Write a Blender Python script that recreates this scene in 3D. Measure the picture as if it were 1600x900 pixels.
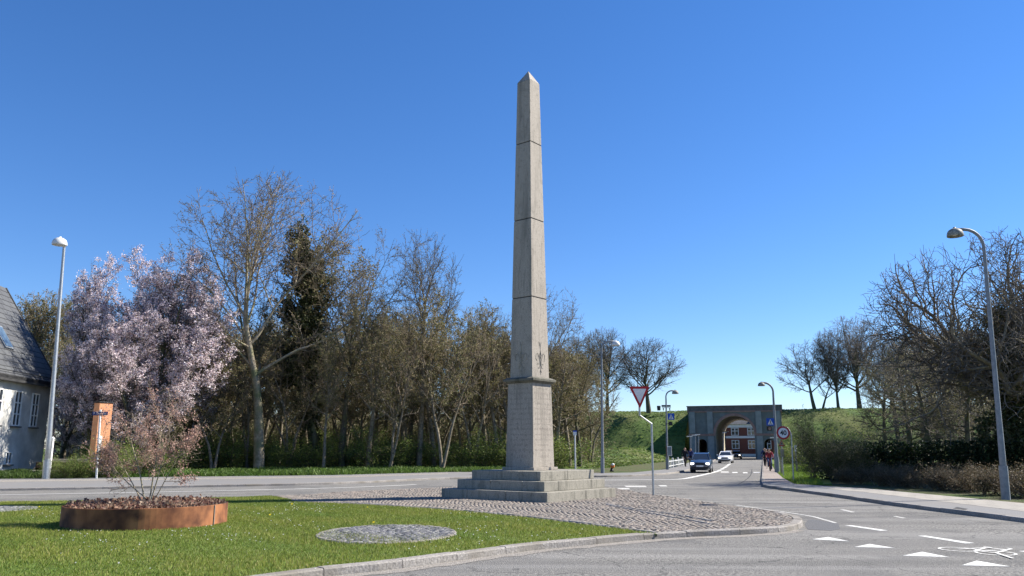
import bpy, bmesh, math, random
import numpy as np
from mathutils import Vector, Matrix
from mathutils.geometry import tessellate_polygon

for o in list(bpy.data.objects): bpy.data.objects.remove(o)
S = bpy.context.scene
COL = S.collection
PI = math.pi
# ------------------------------------------------------------------ camera, sky, sun, exposure
FPX, HOR, CAMH = 1250.0, 702.0, 1.7
pitch = math.atan((HOR-450)/FPX)
cam = bpy.data.cameras.new('camera'); camo = bpy.data.objects.new('camera', cam); COL.objects.link(camo)
cam.sensor_width = 36; cam.lens = 36*FPX/1600; cam.clip_end = 3000; cam.clip_start = .1
camo.location = (0, 0, CAMH); camo.rotation_euler = (PI/2+pitch, 0, 0)
S.camera = camo
SAZ = Vector((.955, .296)); SEL = math.radians(41)
W = bpy.data.worlds.new('World'); S.world = W; W.use_nodes = True
wn = W.node_tree; bg = wn.nodes['Background']; sk = wn.nodes.new('ShaderNodeTexSky')
sk.sky_type = 'NISHITA'; sk.sun_disc = False; sk.sun_elevation = SEL; sk.sun_rotation = math.atan2(SAZ.x, SAZ.y)
sk.air_density = 1.0; sk.dust_density = 0.0; sk.ozone_density = 3.5; sk.altitude = 0
hs = wn.nodes.new('ShaderNodeHueSaturation'); hs.inputs['Saturation'].default_value = 1.16
tn_ = wn.nodes.new('ShaderNodeMix'); tn_.data_type = 'RGBA'; tn_.blend_type = 'MULTIPLY'; tn_.inputs[0].default_value = 1; tn_.inputs[7].default_value = (.90, .95, 1.14, 1)
wn.links.new(sk.outputs[0], tn_.inputs[6]); wn.links.new(tn_.outputs[2], hs.inputs['Color'])
wn.links.new(hs.outputs[0], bg.inputs[0]); bg.inputs[1].default_value = 0.073
sl = bpy.data.lights.new('sun', 'SUN'); sl.energy = 5.0; sl.angle = math.radians(.53); sl.color = (1, .94, .84)
so = bpy.data.objects.new('sun', sl); COL.objects.link(so)
sdir = Vector((SAZ.x*math.cos(SEL), SAZ.y*math.cos(SEL), math.sin(SEL)))
so.rotation_euler = (-sdir).to_track_quat('-Z', 'Y').to_euler(); so.location = (40, 10, 60)
S.view_settings.view_transform = 'Standard'; S.view_settings.look = 'None'
S.view_settings.exposure = 1.03; S.view_settings.gamma = 1; S.view_settings.use_curve_mapping = False
S.render.engine = 'CYCLES'; S.cycles.diffuse_bounces = 2; S.cycles.sample_clamp_indirect = 4

cp, sp = math.cos(pitch), math.sin(pitch)
def ray(px, py):
    u, v = (px-800)/FPX, (450-py)/FPX
    return u, cp - v*sp, sp + v*cp
def G(px, py, z=0.0):                      # photo point -> real point on the level z
    x, y, w = ray(px, py); t = (z-CAMH)/w
    return Vector((x*t, y*t, z))
def A(px, py, Y):                          # photo point -> real point at distance Y
    x, y, w = ray(px, py); t = Y/y
    return Vector((x*t, Y, CAMH+w*t))

# ------------------------------------------------------------------ materials
def nd(nt, t, **k):
    n = nt.nodes.new(t)
    for a, b in k.items(): setattr(n, a, b)
    return n
def mat(name, c1, c2=None, scale=4.0, rough=.8, bump=0.0, bscale=None, detail=6, metal=0, spec=.3, stretch=None, c3=None, s3=.3, contrast=(.35, .65), transl=0):
    m = bpy.data.materials.new(name); m.use_nodes = True; nt = m.node_tree
    b = nt.nodes['Principled BSDF']
    b.inputs['Roughness'].default_value = rough; b.inputs['Metallic'].default_value = metal
    b.inputs['Specular IOR Level'].default_value = spec
    b.inputs['Base Color'].default_value = (*c1, 1)
    tc = nd(nt, 'ShaderNodeTexCoord'); src = tc.outputs['Object']
    if stretch:
        mp = nd(nt, 'ShaderNodeMapping'); mp.inputs['Scale'].default_value = stretch
        nt.links.new(src, mp.inputs[0]); src = mp.outputs[0]
    if c2:
        n = nd(nt, 'ShaderNodeTexNoise'); n.inputs['Scale'].default_value = scale; n.inputs['Detail'].default_value = detail
        n.inputs['Roughness'].default_value = .65
        nt.links.new(src, n.inputs['Vector'])
        r = nd(nt, 'ShaderNodeValToRGB'); r.color_ramp.elements[0].position = contrast[0]; r.color_ramp.elements[1].position = contrast[1]
        r.color_ramp.elements[0].color = (*c1, 1); r.color_ramp.elements[1].color = (*c2, 1)
        nt.links.new(n.outputs['Fac'], r.inputs[0]); out = r.outputs[0]
        if c3:
            n2 = nd(nt, 'ShaderNodeTexNoise'); n2.inputs['Scale'].default_value = s3; n2.inputs['Detail'].default_value = 4
            nt.links.new(tc.outputs['Object'], n2.inputs['Vector'])
            r2 = nd(nt, 'ShaderNodeValToRGB'); r2.color_ramp.elements[0].position = .42; r2.color_ramp.elements[1].position = .66
            r2.color_ramp.elements[0].color = (0, 0, 0, 1)
            nt.links.new(n2.outputs['Fac'], r2.inputs[0])
            mx = nd(nt, 'ShaderNodeMix', data_type='RGBA'); nt.links.new(r2.outputs[0], mx.inputs[0])
            nt.links.new(out, mx.inputs[6]); mx.inputs[7].default_value = (*c3, 1); out = mx.outputs[2]
        nt.links.new(out, b.inputs['Base Color'])
    if bump:
        n = nd(nt, 'ShaderNodeTexNoise'); n.inputs['Scale'].default_value = bscale or scale*2; n.inputs['Detail'].default_value = 5
        nt.links.new(src, n.inputs['Vector'])
        bp = nd(nt, 'ShaderNodeBump'); bp.inputs['Strength'].default_value = min(1, bump); bp.inputs['Distance'].default_value = .05*bump
        nt.links.new(n.outputs['Fac'], bp.inputs['Height']); nt.links.new(bp.outputs[0], b.inputs['Normal'])
    if transl:
        t = nd(nt, 'ShaderNodeBsdfTranslucent'); t.inputs[0].default_value = (*(c2 or c1), 1)
        ms = nd(nt, 'ShaderNodeMixShader'); ms.inputs[0].default_value = transl
        nt.links.new(b.outputs[0], ms.inputs[1]); nt.links.new(t.outputs[0], ms.inputs[2])
        nt.links.new(ms.outputs[0], nt.nodes['Material Output'].inputs[0])
    return m
def vcmat(name, rough=.85, bump=.3, bs=60, transl=0):
    """colour comes from a per-face tint attribute: every stone / leaf has its own real colour"""
    m = mat(name, (.5, .5, .5), rough=rough, bump=bump, bscale=bs); nt = m.node_tree; b = nt.nodes['Principled BSDF']
    a = nd(nt, 'ShaderNodeAttribute', attribute_name='tint'); nt.links.new(a.outputs['Color'], b.inputs['Base Color'])
    if transl:
        t = nd(nt, 'ShaderNodeBsdfTranslucent'); nt.links.new(a.outputs['Color'], t.inputs[0])
        ms = nd(nt, 'ShaderNodeMixShader'); ms.inputs[0].default_value = transl
        nt.links.new(b.outputs[0], ms.inputs[1]); nt.links.new(t.outputs[0], ms.inputs[2])
        nt.links.new(ms.outputs[0], nt.nodes['Material Output'].inputs[0])
    return m
def brickmat(name, c1, c2, mortar, scale=1, bw=.24, bh=.075, ms=.012, rough=.85, axis='xz'):
    m = mat(name, c1, rough=rough); nt = m.node_tree; b = nt.nodes['Principled BSDF']
    tc = nd(nt, 'ShaderNodeTexCoord'); sx = nd(nt, 'ShaderNodeSeparateXYZ'); cx = nd(nt, 'ShaderNodeCombineXYZ')
    nt.links.new(tc.outputs['Object'], sx.inputs[0])
    ad = nd(nt, 'ShaderNodeMath', operation='ADD'); nt.links.new(sx.outputs[0], ad.inputs[0]); nt.links.new(sx.outputs[1], ad.inputs[1])
    if axis == 'xz': nt.links.new(ad.outputs[0], cx.inputs[0]); nt.links.new(sx.outputs[2], cx.inputs[1])
    else: nt.links.new(sx.outputs[0], cx.inputs[0]); nt.links.new(sx.outputs[1], cx.inputs[1])
    k = nd(nt, 'ShaderNodeTexBrick'); k.inputs['Scale'].default_value = scale
    k.inputs['Color1'].default_value = (*c1, 1); k.inputs['Color2'].default_value = (*c2, 1); k.inputs['Mortar'].default_value = (*mortar, 1)
    k.inputs['Brick Width'].default_value = bw; k.inputs['Row Height'].default_value = bh; k.inputs['Mortar Size'].default_value = ms
    nt.links.new(cx.outputs[0], k.inputs['Vector']); nt.links.new(k.outputs[0], b.inputs['Base Color'])
    bp = nd(nt, 'ShaderNodeBump'); bp.inputs['Strength'].default_value = .5; bp.inputs['Distance'].default_value = .01; bp.invert = True
    nt.links.new(k.outputs['Fac'], bp.inputs['Height']); nt.links.new(bp.outputs[0], b.inputs['Normal'])
    return m

def stone_mat(name, c1, c2, stain):
    m = mat(name, c1, c2, scale=55, rough=.8, bump=.25, bscale=40, contrast=(.3, .7)); nt = m.node_tree; b = nt.nodes['Principled BSDF']
    src = b.inputs['Base Color'].links[0].from_socket
    tc = nd(nt, 'ShaderNodeTexCoord')
    for sc, st, lo, hi, amt in ((1.0, (3.2, 3.2, .2), .54, .78, .65), (1.0, (14, 14, 1.6), .55, .75, .5), (1.2, (1, 1, 1), .55, .85, .4), (9, (1, 1, .8), .58, .72, .45)):
        mp = nd(nt, 'ShaderNodeMapping'); mp.inputs['Scale'].default_value = st; nt.links.new(tc.outputs['Object'], mp.inputs[0])
        n = nd(nt, 'ShaderNodeTexNoise'); n.inputs['Scale'].default_value = sc; n.inputs['Detail'].default_value = 7; nt.links.new(mp.outputs[0], n.inputs['Vector'])
        r = nd(nt, 'ShaderNodeMapRange'); r.inputs[1].default_value = lo; r.inputs[2].default_value = hi; r.inputs[3].default_value = 0; r.inputs[4].default_value = amt
        nt.links.new(n.outputs['Fac'], r.inputs[0])
        mx = nd(nt, 'ShaderNodeMix', data_type='RGBA'); nt.links.new(r.outputs[0], mx.inputs[0]); nt.links.new(src, mx.inputs[6]); mx.inputs[7].default_value = (*stain, 1)
        src = mx.outputs[2]
    nt.links.new(src, b.inputs['Base Color'])
    return m
M = {}
M['granite'] = stone_mat('granite', (.17, .15, .128), (.50, .445, .375), (.08, .075, .062))
M['granite_step'] = stone_mat('granite_step', (.14, .13, .105), (.42, .39, .325), (.045, .047, .034))
M['ledge'] = stone_mat('mossy_ledge', (.07, .068, .055), (.22, .205, .165), (.03, .033, .022))
M['carved'] = mat('carved_line', (.22, .19, .165), rough=.9)
M['joint'] = mat('joint', (.055, .055, .055), rough=.9)
M['kerb'] = mat('kerb_granite', (.18, .165, .15), (.37, .345, .315), scale=30, rough=.85, bump=.5, bscale=25, c3=(.2, .18, .15), s3=1.2)
M['asphalt'] = mat('asphalt', (.06, .058, .055), (.33, .315, .285), scale=20, rough=.95, bump=.8, bscale=45, detail=10, contrast=(.38, .62), c3=(.19, .183, .17), s3=.3)
def wear(m, dirv):
    nt = m.node_tree; b = nt.nodes['Principled BSDF']; src = b.inputs['Base Color'].links[0].from_socket; tc = nd(nt, 'ShaderNodeTexCoord')
    for rot, st, lo, hi, c, amt in ((math.radians(10), (.05, .8, 1), .45, .7, (.10, .098, .094), .5), (math.radians(-22), (.06, 1.1, 1), .5, .72, (.34, .33, .31), .4), (0, (.35, .35, 1), .55, .62, (.09, .09, .09), .4), (0, (2.2, 2.2, 1), .6, .75, (.06, .058, .055), .4)):
        mp = nd(nt, 'ShaderNodeMapping'); mp.inputs['Rotation'].default_value = (0, 0, rot); mp.inputs['Scale'].default_value = st; nt.links.new(tc.outputs['Object'], mp.inputs[0])
        n = nd(nt, 'ShaderNodeTexNoise'); n.inputs['Scale'].default_value = 1; n.inputs['Detail'].default_value = 6; nt.links.new(mp.outputs[0], n.inputs['Vector'])
        r = nd(nt, 'ShaderNodeMapRange'); r.inputs[1].default_value = lo; r.inputs[2].default_value = hi; r.inputs[3].default_value = 0; r.inputs[4].default_value = amt; nt.links.new(n.outputs['Fac'], r.inputs[0])
        mx = nd(nt, 'ShaderNodeMix', data_type='RGBA'); nt.links.new(r.outputs[0], mx.inputs[0]); nt.links.new(src, mx.inputs[6]); mx.inputs[7].default_value = (*c, 1); src = mx.outputs[2]
    # fine cracks
    v = nd(nt, 'ShaderNodeTexVoronoi', feature='DISTANCE_TO_EDGE'); v.inputs['Scale'].default_value = .33
    nz = nd(nt, 'ShaderNodeTexNoise'); nz.inputs['Scale'].default_value = 1.3; nz.inputs['Detail'].default_value = 6; nt.links.new(tc.outputs['Object'], nz.inputs['Vector'])
    ad = nd(nt, 'ShaderNodeMix', data_type='RGBA'); ad.blend_type = 'ADD'; ad.inputs[0].default_value = 1.2; nt.links.new(tc.outputs['Object'], ad.inputs[6]); nt.links.new(nz.outputs['Color'], ad.inputs[7]); nt.links.new(ad.outputs[2], v.inputs['Vector'])
    r = nd(nt, 'ShaderNodeMapRange'); r.inputs[1].default_value = .002; r.inputs[2].default_value = .008; r.inputs[3].default_value = .55; r.inputs[4].default_value = 0; nt.links.new(v.outputs['Distance'], r.inputs[0])
    mx = nd(nt, 'ShaderNodeMix', data_type='RGBA'); nt.links.new(r.outputs[0], mx.inputs[0]); nt.links.new(src, mx.inputs[6]); mx.inputs[7].default_value = (.04, .04, .04, 1)
    nt.links.new(mx.outputs[2], b.inputs['Base Color'])
wear(M['asphalt'], 0)
M['asphalt_path'] = mat('asphalt_path', (.13, .13, .13), (.25, .245, .24), scale=30, rough=.9, bump=.3, bscale=50, c3=(.2, .19, .18), s3=.5)
M['asphalt_dark'] = mat('asphalt_patch', (.06, .06, .063), (.15, .15, .15), scale=40, rough=.85, bump=.4, bscale=60)
M['gravel'] = mat('gravel', (.16, .14, .12), (.42, .39, .35), scale=45, rough=.95, bump=.8, bscale=60)
M['paint'] = mat('road_paint', (.24, .235, .22), (.66, .65, .61), scale=26, rough=.8, contrast=(.33, .5), bump=.3, bscale=50, detail=9)
M['paint_worn'] = mat('worn_paint', (.25, .25, .24), (.62, .60, .55), scale=14, rough=.8, contrast=(.35, .6))
M['tiles'] = brickmat('paving_tiles', (.36, .33, .28), (.28, .26, .23), (.13, .12, .11), bw=.6, bh=.6, ms=.015, axis='xy')
M['brickpath'] = brickmat('brick_path', (.33, .27, .23), (.27, .23, .20), (.18, .16, .14), bw=.3, bh=.15, ms=.01, axis='xy')
M['grass'] = mat('grass', (.05, .10, .014), (.16, .24, .035), scale=9, rough=.9, bump=1, bscale=40, detail=9, c3=(.15, .20, .04), s3=.5)
M['bank'] = mat('bank_grass', (.028, .062, .012), (.105, .165, .035), scale=1.1, rough=.95, bump=1, bscale=9, detail=10, stretch=(1, 1, 2.4), c3=(.12, .13, .04), s3=.12, contrast=(.3, .7))
M['litter'] = mat('leaf_litter', (.045, .05, .02), (.13, .11, .06), scale=3, rough=1, bump=1, bscale=18, c3=(.06, .1, .02), s3=.4)
M['soil'] = mat('soil', (.035, .025, .018), (.1, .07, .05), scale=12, rough=1, bump=1, bscale=25)
M['sett'] = vcmat('sett_stone', bump=.5, bs=45)
M['leafmix'] = vcmat('leaf_mix', rough=.6, bump=0, transl=.35)
M['bladeM'] = vcmat('blade_mix', rough=.6, bump=0, transl=.4)
M['bark_pale'] = mat('bark_pale', (.2, .165, .11), (.44, .37, .27), scale=5, rough=.9, bump=.6, bscale=14, c3=(.17, .18, .09), s3=1)
M['bark_dark'] = mat('bark_dark', (.05, .045, .035), (.14, .12, .09), scale=5, rough=.95, bump=.6, bscale=14, c3=(.12, .13, .06), s3=1.4)
M['bark_mid'] = mat('bark_mid', (.12, .10, .072), (.28, .24, .175), scale=5, rough=.95, bump=.6, bscale=14)
M['bark_mossy'] = mat('bark_mossy', (.07, .075, .035), (.19, .19, .09), scale=5, rough=.95, bump=.6, bscale=14)
M['twig_pale'] = mat('twig_pale', (.17, .13, .09), (.32, .26, .19), scale=2, rough=.9)
M['twig_mid'] = mat('twig_mid', (.09, .072, .048), (.19, .155, .105), scale=2, rough=.9)
M['twig_grey'] = mat('twig_grey', (.10, .088, .075), (.19, .165, .14), scale=2, rough=.9)
M['galv'] = mat('galvanised_steel', (.30, .32, .33), (.42, .44, .45), scale=8, rough=.45, metal=.7, spec=.5)
M['lampgrey'] = mat('lamp_grey_paint', (.16, .18, .2), (.24, .26, .28), scale=6, rough=.5)
M['lamppale'] = mat('lamp_pale_paint', (.5, .51, .5), (.7, .7, .68), scale=9, rough=.5)
M['shadeworn'] = mat('worn_shade', (.12, .12, .10), (.34, .34, .30), scale=9, rough=.6)
M['signred'] = mat('sign_red', (.33, .012, .018), (.42, .02, .025), scale=5, rough=.45)
M['signwhite'] = mat('sign_white', (.62, .62, .62), (.75, .75, .74), scale=5, rough=.45)
M['signblue'] = mat('sign_blue', (.012, .06, .36), (.02, .09, .45), scale=5, rough=.4)
M['navy'] = mat('navy_enamel', (.008, .012, .09), (.012, .02, .13), scale=5, rough=.35)
M['black'] = mat('black_plastic', (.012, .012, .014), (.02, .02, .022), scale=8, rough=.5)
M['signback'] = mat('sign_back_grey', (.22, .23, .23), (.3, .31, .31), scale=6, rough=.5, metal=.4)
M['plaster'] = mat('grey_plaster', (.12, .145, .145), (.185, .21, .205), scale=1.3, rough=.9, c3=(.14, .15, .14), s3=.5)
M['plaster_lt'] = mat('pale_plaster', (.2, .225, .22), (.27, .29, .28), scale=1.3, rough=.9)
M['plaster_pink'] = mat('pink_sandstone', (.22, .14, .12), (.32, .21, .18), scale=2, rough=.9)
M['plaster_dk'] = mat('dark_cornice', (.09, .09, .09), (.15, .145, .14), scale=2, rough=.9)
M['vault'] = mat('vault_limewash', (.36, .32, .24), (.48, .43, .33), scale=1, rough=.9)
M['redbrick'] = brickmat('red_brick', (.25, .07, .045), (.19, .05, .035), (.17, .10, .08))
M['orangebrick'] = brickmat('orange_brick', (.72, .27, .11), (.6, .21, .09), (.6, .4, .25))
M['whitewash'] = mat('whitewash', (.55, .54, .50), (.70, .69, .65), scale=1.5, rough=.9, c3=(.42, .41, .38), s3=.6)
M['whitepaint'] = mat('white_paint', (.7, .7, .68), (.82, .82, .8), scale=5, rough=.5)
M['slate'] = brickmat('slate_roof', (.075, .078, .085), (.10, .105, .11), (.02, .02, .02), bw=1.2, bh=.42, ms=.03, rough=.7)
M['tar'] = mat('dark_roof_felt', (.03, .03, .032), (.06, .06, .06), scale=3, rough=.9)
M['corten'] = mat('corten_steel', (.16, .055, .025), (.36, .15, .065), scale=1.6, rough=.8, bump=.15, bscale=30, stretch=(1, 1, .35), c3=(.08, .03, .018), s3=2.2, contrast=(.3, .6))
M['wood'] = mat('grey_wood', (.2, .18, .14), (.36, .33, .27), scale=5, rough=.9)
def glass(name, c, rough=.05):
    m = mat(name, c, rough=rough, spec=.8); return m
M['glass'] = glass('window_glass', (.02, .025, .03))
M['skyglass'] = glass('skylight_glass', (.10, .15, .2), .08)
M['tyre'] = mat('tyre_rubber', (.015, .015, .015), (.03, .03, .03), scale=10, rough=.85)
M['rim'] = mat('alloy_rim', (.4, .4, .42), (.5, .5, .52), scale=10, rough=.35, metal=.8)
M['headlight'] = mat('headlight_glass', (.75, .78, .8), rough=.1, spec=.8)
hb = M['headlight'].node_tree.nodes['Principled BSDF']; hb.inputs['Emission Color'].default_value = (1, .97, .9, 1); hb.inputs['Emission Strength'].default_value = 1.6
def paintm(name, c):
    m = mat(name, c, tuple(x*1.12 for x in c), scale=3, rough=.3, spec=.6); m.node_tree.nodes['Principled BSDF'].inputs['Coat Weight'].default_value = .6; return m
M['car_blue'] = paintm('car_paint_blue', (.02, .035, .07)); M['car_white'] = paintm('car_paint_white', (.7, .7, .7))
M['car_black'] = paintm('car_paint_black', (.012, .012, .014)); M['car_silver'] = paintm('car_paint_silver', (.5, .5, .5))
M['skin'] = mat('skin', (.5, .3, .22), (.55, .34, .25), scale=8, rough=.6)
def cloth(n, c): return mat(n, c, tuple(x*1.4 for x in c), scale=8, rough=.9)
M['cl_black'] = cloth('cloth_black', (.012, .012, .015)); M['cl_navy'] = cloth('cloth_navy', (.02, .03, .1)); M['cl_red'] = cloth('cloth_red', (.22, .03, .04))
M['cl_grey'] = cloth('cloth_grey', (.25, .25, .26)); M['cl_jean'] = cloth('cloth_jeans', (.05, .07, .14)); M['hair'] = mat('hair', (.06, .04, .025), (.1, .07, .04), scale=20, rough=.8)
M['orange'] = mat('orange_plastic', (.6, .16, .04), (.7, .22, .06), scale=4, rough=.6)
M['lime'] = mat('yellow_green', (.5, .45, .03), (.6, .52, .05), scale=8, rough=.7)

# ------------------------------------------------------------------ builders
def tag(o, label=None, cat=None, group=None, kind=None):
    for k, v in (('label', label), ('category', cat), ('group', group), ('kind', kind)):
        if v: o[k] = v
    return o
def thing(name, label, cat, loc=(0, 0, 0), rz=0, group=None):
    o = bpy.data.objects.new(name, None); COL.objects.link(o); o.location = loc; o.rotation_euler = (0, 0, rz); o.empty_display_size = .3
    return tag(o, label, cat, group)
class MB:
    def __init__(s): s.v = []; s.f = []; s.m = []
    def add(s, vs, fs, mi=0):
        b = len(s.v); s.v += [tuple(x) for x in vs]; s.f += [tuple(b+i for i in f) for f in fs]; s.m += [mi]*len(fs); return s
    def box(s, c, d, rz=0, mi=0, rot=None):
        hx, hy, hz = d[0]/2, d[1]/2, d[2]/2
        vs = [Vector((x, y, z)) for z in (-hz, hz) for x, y in ((-hx, -hy), (hx, -hy), (hx, hy), (-hx, hy))]
        R = rot if rot else Matrix.Rotation(rz, 3, 'Z')
        return s.add([R@v+Vector(c) for v in vs], [(3, 2, 1, 0), (4, 5, 6, 7), (0, 1, 5, 4), (1, 2, 6, 5), (2, 3, 7, 6), (3, 0, 4, 7)], mi)
    def frustum(s, c, w0, w1, z0, z1, ax=(1, 0), mi=0):       # square frustum, ax = unit u direction
        vs = []
        for z, w in ((z0, w0), (z1, w1)):
            for a, b in ((-1, -1), (1, -1), (1, 1), (-1, 1)):
                vs.append((c[0]+(a*ax[0]-b*ax[1])*w/2, c[1]+(a*ax[1]+b*ax[0])*w/2, z))
        return s.add(vs, [(3, 2, 1, 0), (4, 5, 6, 7), (0, 1, 5, 4), (1, 2, 6, 5), (2, 3, 7, 6), (3, 0, 4, 7)], mi)
    def prism(s, poly, z0, z1, mi=0, T=None):                 # poly (x,y); optional map T(x,y,z)
        n = len(poly); T = T or (lambda x, y, z: (x, y, z))
        ar = sum(poly[i][0]*poly[(i+1) % n][1]-poly[(i+1) % n][0]*poly[i][1] for i in range(n))
        if ar < 0: poly = poly[::-1]
        tri = tessellate_polygon([[Vector((p[0], p[1], 0)) for p in poly]])
        vs = [T(p[0], p[1], z0) for p in poly]+[T(p[0], p[1], z1) for p in poly]
        fs = []
        for t in tri:
            a, b, c = (Vector(poly[i][:2]) for i in t)
            if (b-a).cross(c-a) < 0: t = t[::-1]
            fs.append(tuple(i+n for i in t)); fs.append(tuple(t[::-1]))
        fs += [(i, (i+1) % n, n+(i+1) % n, n+i) for i in range(n)]
        return s.add(vs, fs, mi)
    def tube(s, pts, rad, n=8, mi=0, cap=True):
        pts = [Vector(p) for p in pts]
        if not hasattr(rad, '__len__'): rad = [rad]*len(pts)
        vs = []; ref = None
        for i, p in enumerate(pts):
            d = (pts[min(i+1, len(pts)-1)]-pts[max(i-1, 0)]).normalized()
            if ref is None: ref = d.orthogonal().normalized()
            a = (ref-d*ref.dot(d)).normalized(); ref = a; b = d.cross(a)
            for k in range(n):
                t = 2*PI*k/n; vs.append(p+(a*math.cos(t)+b*math.sin(t))*rad[i])
        fs = [(i*n+k, i*n+(k+1) % n, (i+1)*n+(k+1) % n, (i+1)*n+k) for i in range(len(pts)-1) for k in range(n)]
        if cap: fs += [tuple(range(n))[::-1], tuple((len(pts)-1)*n+k for k in range(n))]
        return s.add(vs, fs, mi)
    def lathe(s, prof, c=(0, 0, 0), n=20, mi=0):
        vs = [(c[0]+r*math.cos(2*PI*k/n), c[1]+r*math.sin(2*PI*k/n), c[2]+z) for r, z in prof for k in range(n)]
        return s.add(vs, [(i*n+k, i*n+(k+1) % n, (i+1)*n+(k+1) % n, (i+1)*n+k) for i in range(len(prof)-1) for k in range(n)], mi)
    def build(s, name, mats, parent=None, smooth=False, bevel=0):
        if not isinstance(mats, (list, tuple)): mats = [mats]
        me = bpy.data.meshes.new(name); me.from_pydata(s.v, [], s.f)
        for m in mats: me.materials.append(M[m] if isinstance(m, str) else m)
        me.polygons.foreach_set('material_index', s.m)
        if smooth: me.polygons.foreach_set('use_smooth', [True]*len(s.f))
        me.update(); o = bpy.data.objects.new(name, me); COL.objects.link(o)
        if parent: o.parent = parent
        if bevel:
            b = o.modifiers.new('bevel', 'BEVEL'); b.width = bevel; b.segments = 2; b.limit_method = 'ANGLE'
        return o
def npmesh(name, V, F, mats, mi=None, parent=None, tint=None, smooth=False):
    V = np.asarray(V, np.float32); F = np.asarray(F, np.int32); k = F.shape[1]
    me = bpy.data.meshes.new(name); me.vertices.add(len(V)); me.vertices.foreach_set('co', V.ravel())
    me.loops.add(F.size); me.loops.foreach_set('vertex_index', F.ravel()); me.polygons.add(len(F))
    me.polygons.foreach_set('loop_start', np.arange(0, F.size, k, dtype=np.int32))
    me.polygons.foreach_set('loop_total', np.full(len(F), k, np.int32))
    for m in mats: me.materials.append(M[m])
    if mi is not None: me.polygons.foreach_set('material_index', np.asarray(mi, np.int32))
    if smooth: me.polygons.foreach_set('use_smooth', np.ones(len(F), bool))
    if tint is not None:
        a = me.color_attributes.new('tint', 'FLOAT_COLOR', 'CORNER')
        a.data.foreach_set('color', np.repeat(np.c_[tint, np.ones(len(tint))], k, 0).astype(np.float32).ravel())
    me.update(); me.validate()
    o = bpy.data.objects.new(name, me); COL.objects.link(o)
    if parent: o.parent = parent
    return o
def inpoly(P, poly):
    x, y = P[:, 0], P[:, 1]; r = np.zeros(len(P), bool); n = len(poly); j = n-1
    for i in range(n):
        xi, yi, xj, yj = poly[i][0], poly[i][1], poly[j][0], poly[j][1]
        c = ((yi > y) != (yj > y)) & (x < (xj-xi)*(y-yi)/((yj-yi) or 1e-9)+xi); r ^= c; j = i
    return r
def sheet(name, poly, z, m, kind='structure', bottom=None):
    b = MB(); b.prism([(p[0], p[1]) for p in poly], bottom if bottom is not None else z-.003, z)
    o = b.build(name, m); return tag(o, kind=kind) if kind else o
def gp(pts, z=0): return [tuple(G(x, y, z)[:2]) for x, y in pts]
def smoothline(pts, k=4, closed=False):
    pts = [Vector((p[0], p[1])) for p in pts]; out = []; n = len(pts)
    for i in range(n if closed else n-1):
        g = (lambda q: pts[q % n]) if closed else (lambda q: pts[max(0, min(n-1, q))])
        p0, p1, p2, p3 = g(i-1), g(i), g(i+1), g(i+2)
        for j in range(k):
            t = j/k; out.append(tuple(.5*((2*p1)+(-p0+p2)*t+(2*p0-5*p1+4*p2-p3)*t*t+(-p0+3*p1-3*p2+p3)*t**3)))
    if not closed: out.append(tuple(pts[-1]))
    return out
def copy_tree(o, parent=None):
    c = o.copy(); COL.objects.link(c); c.parent = parent
    for ch in list(o.children): copy_tree(ch, c)
    return c
def wall_strip(pts, w, z0, z1, mb, stone=1.0, gap=.012, side=1):
    """a run of kerb stones along a polyline; w is to the left side (side=1) of travel"""
    pts = [Vector((p[0], p[1])) for p in pts]; d = [0]
    for a, b in zip(pts, pts[1:]): d.append(d[-1]+(b-a).length)
    def at(s):
        s = max(0, min(d[-1]-1e-6, s))
        for i in range(len(pts)-1):
            if s <= d[i+1]:
                t = (s-d[i])/max(1e-9, d[i+1]-d[i]); p = pts[i].lerp(pts[i+1], t); q = (pts[i+1]-pts[i]).normalized(); return p, Vector((-q.y, q.x))*side
    s = 0; R = random.Random(5)
    while s < d[-1]-.05:
        e = min(s+stone*(.9+.2*R.random()), d[-1]); dz = R.uniform(-.006, .006); k = 3; ring = []
        for j in range(k+1):
            p, n = at(s+gap/2+(e-s-gap)*j/k); o1 = R.uniform(-.004, .004)
            ring.append([(p.x+n.x*o1, p.y+n.y*o1, z0), (p.x+n.x*(o1+.008), p.y+n.y*(o1+.008), z1+dz-.02), (p.x+n.x*(o1+.03), p.y+n.y*(o1+.03), z1+dz), (p.x+n.x*w, p.y+n.y*w, z1+dz), (p.x+n.x*w, p.y+n.y*w, z0)])
        vs = [v for r in ring for v in r]; fs = []
        for j in range(k):
            for q in range(4):
                f = (j*5+q, j*5+q+1, (j+1)*5+q+1, (j+1)*5+q); fs.append(f if side < 0 else f[::-1])
        fs += [tuple(range(5)), tuple(k*5+q for q in range(5))[::-1]]
        mb.add(vs, fs); s = e

# ------------------------------------------------------------------ ground, road, pavements
def offset_line(pts, d):
    c = [Vector(p) for p in pts]; out = []
    for i in range(len(c)):
        t = (c[min(i+1, len(c)-1)]-c[max(i-1, 0)]).normalized(); out.append(tuple(c[i]+Vector((-t.y, t.x))*d))
    return out
def offset_in(poly, d):
    c = [Vector(p) for p in poly]; out = []
    n = len(c)
    for i in range(n):
        t = (c[(i+1) % n]-c[i-1]).normalized(); out.append(tuple(c[i]+Vector((-t.y, t.x))*d))
    return out
rs = np.random.RandomState(3)
b = MB(); b.add([(-900, -60, -.03), (900, -60, -.03), (900, 1500, -.03), (-900, 1500, -.03)], [(0, 1, 2, 3)])
tag(b.build('ground', 'litter'), kind='structure')
left_kerb = gp([(-500, 775), (-200, 770), (0, 767), (250, 762.5), (520, 757), (700, 749), (860, 746), (950, 745.5), (1020, 743), (1060, 739), (1090, 731), (1110, 724), (1120, 717.5)])
left_kerb_s = smoothline(left_kerb, 4)
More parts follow.
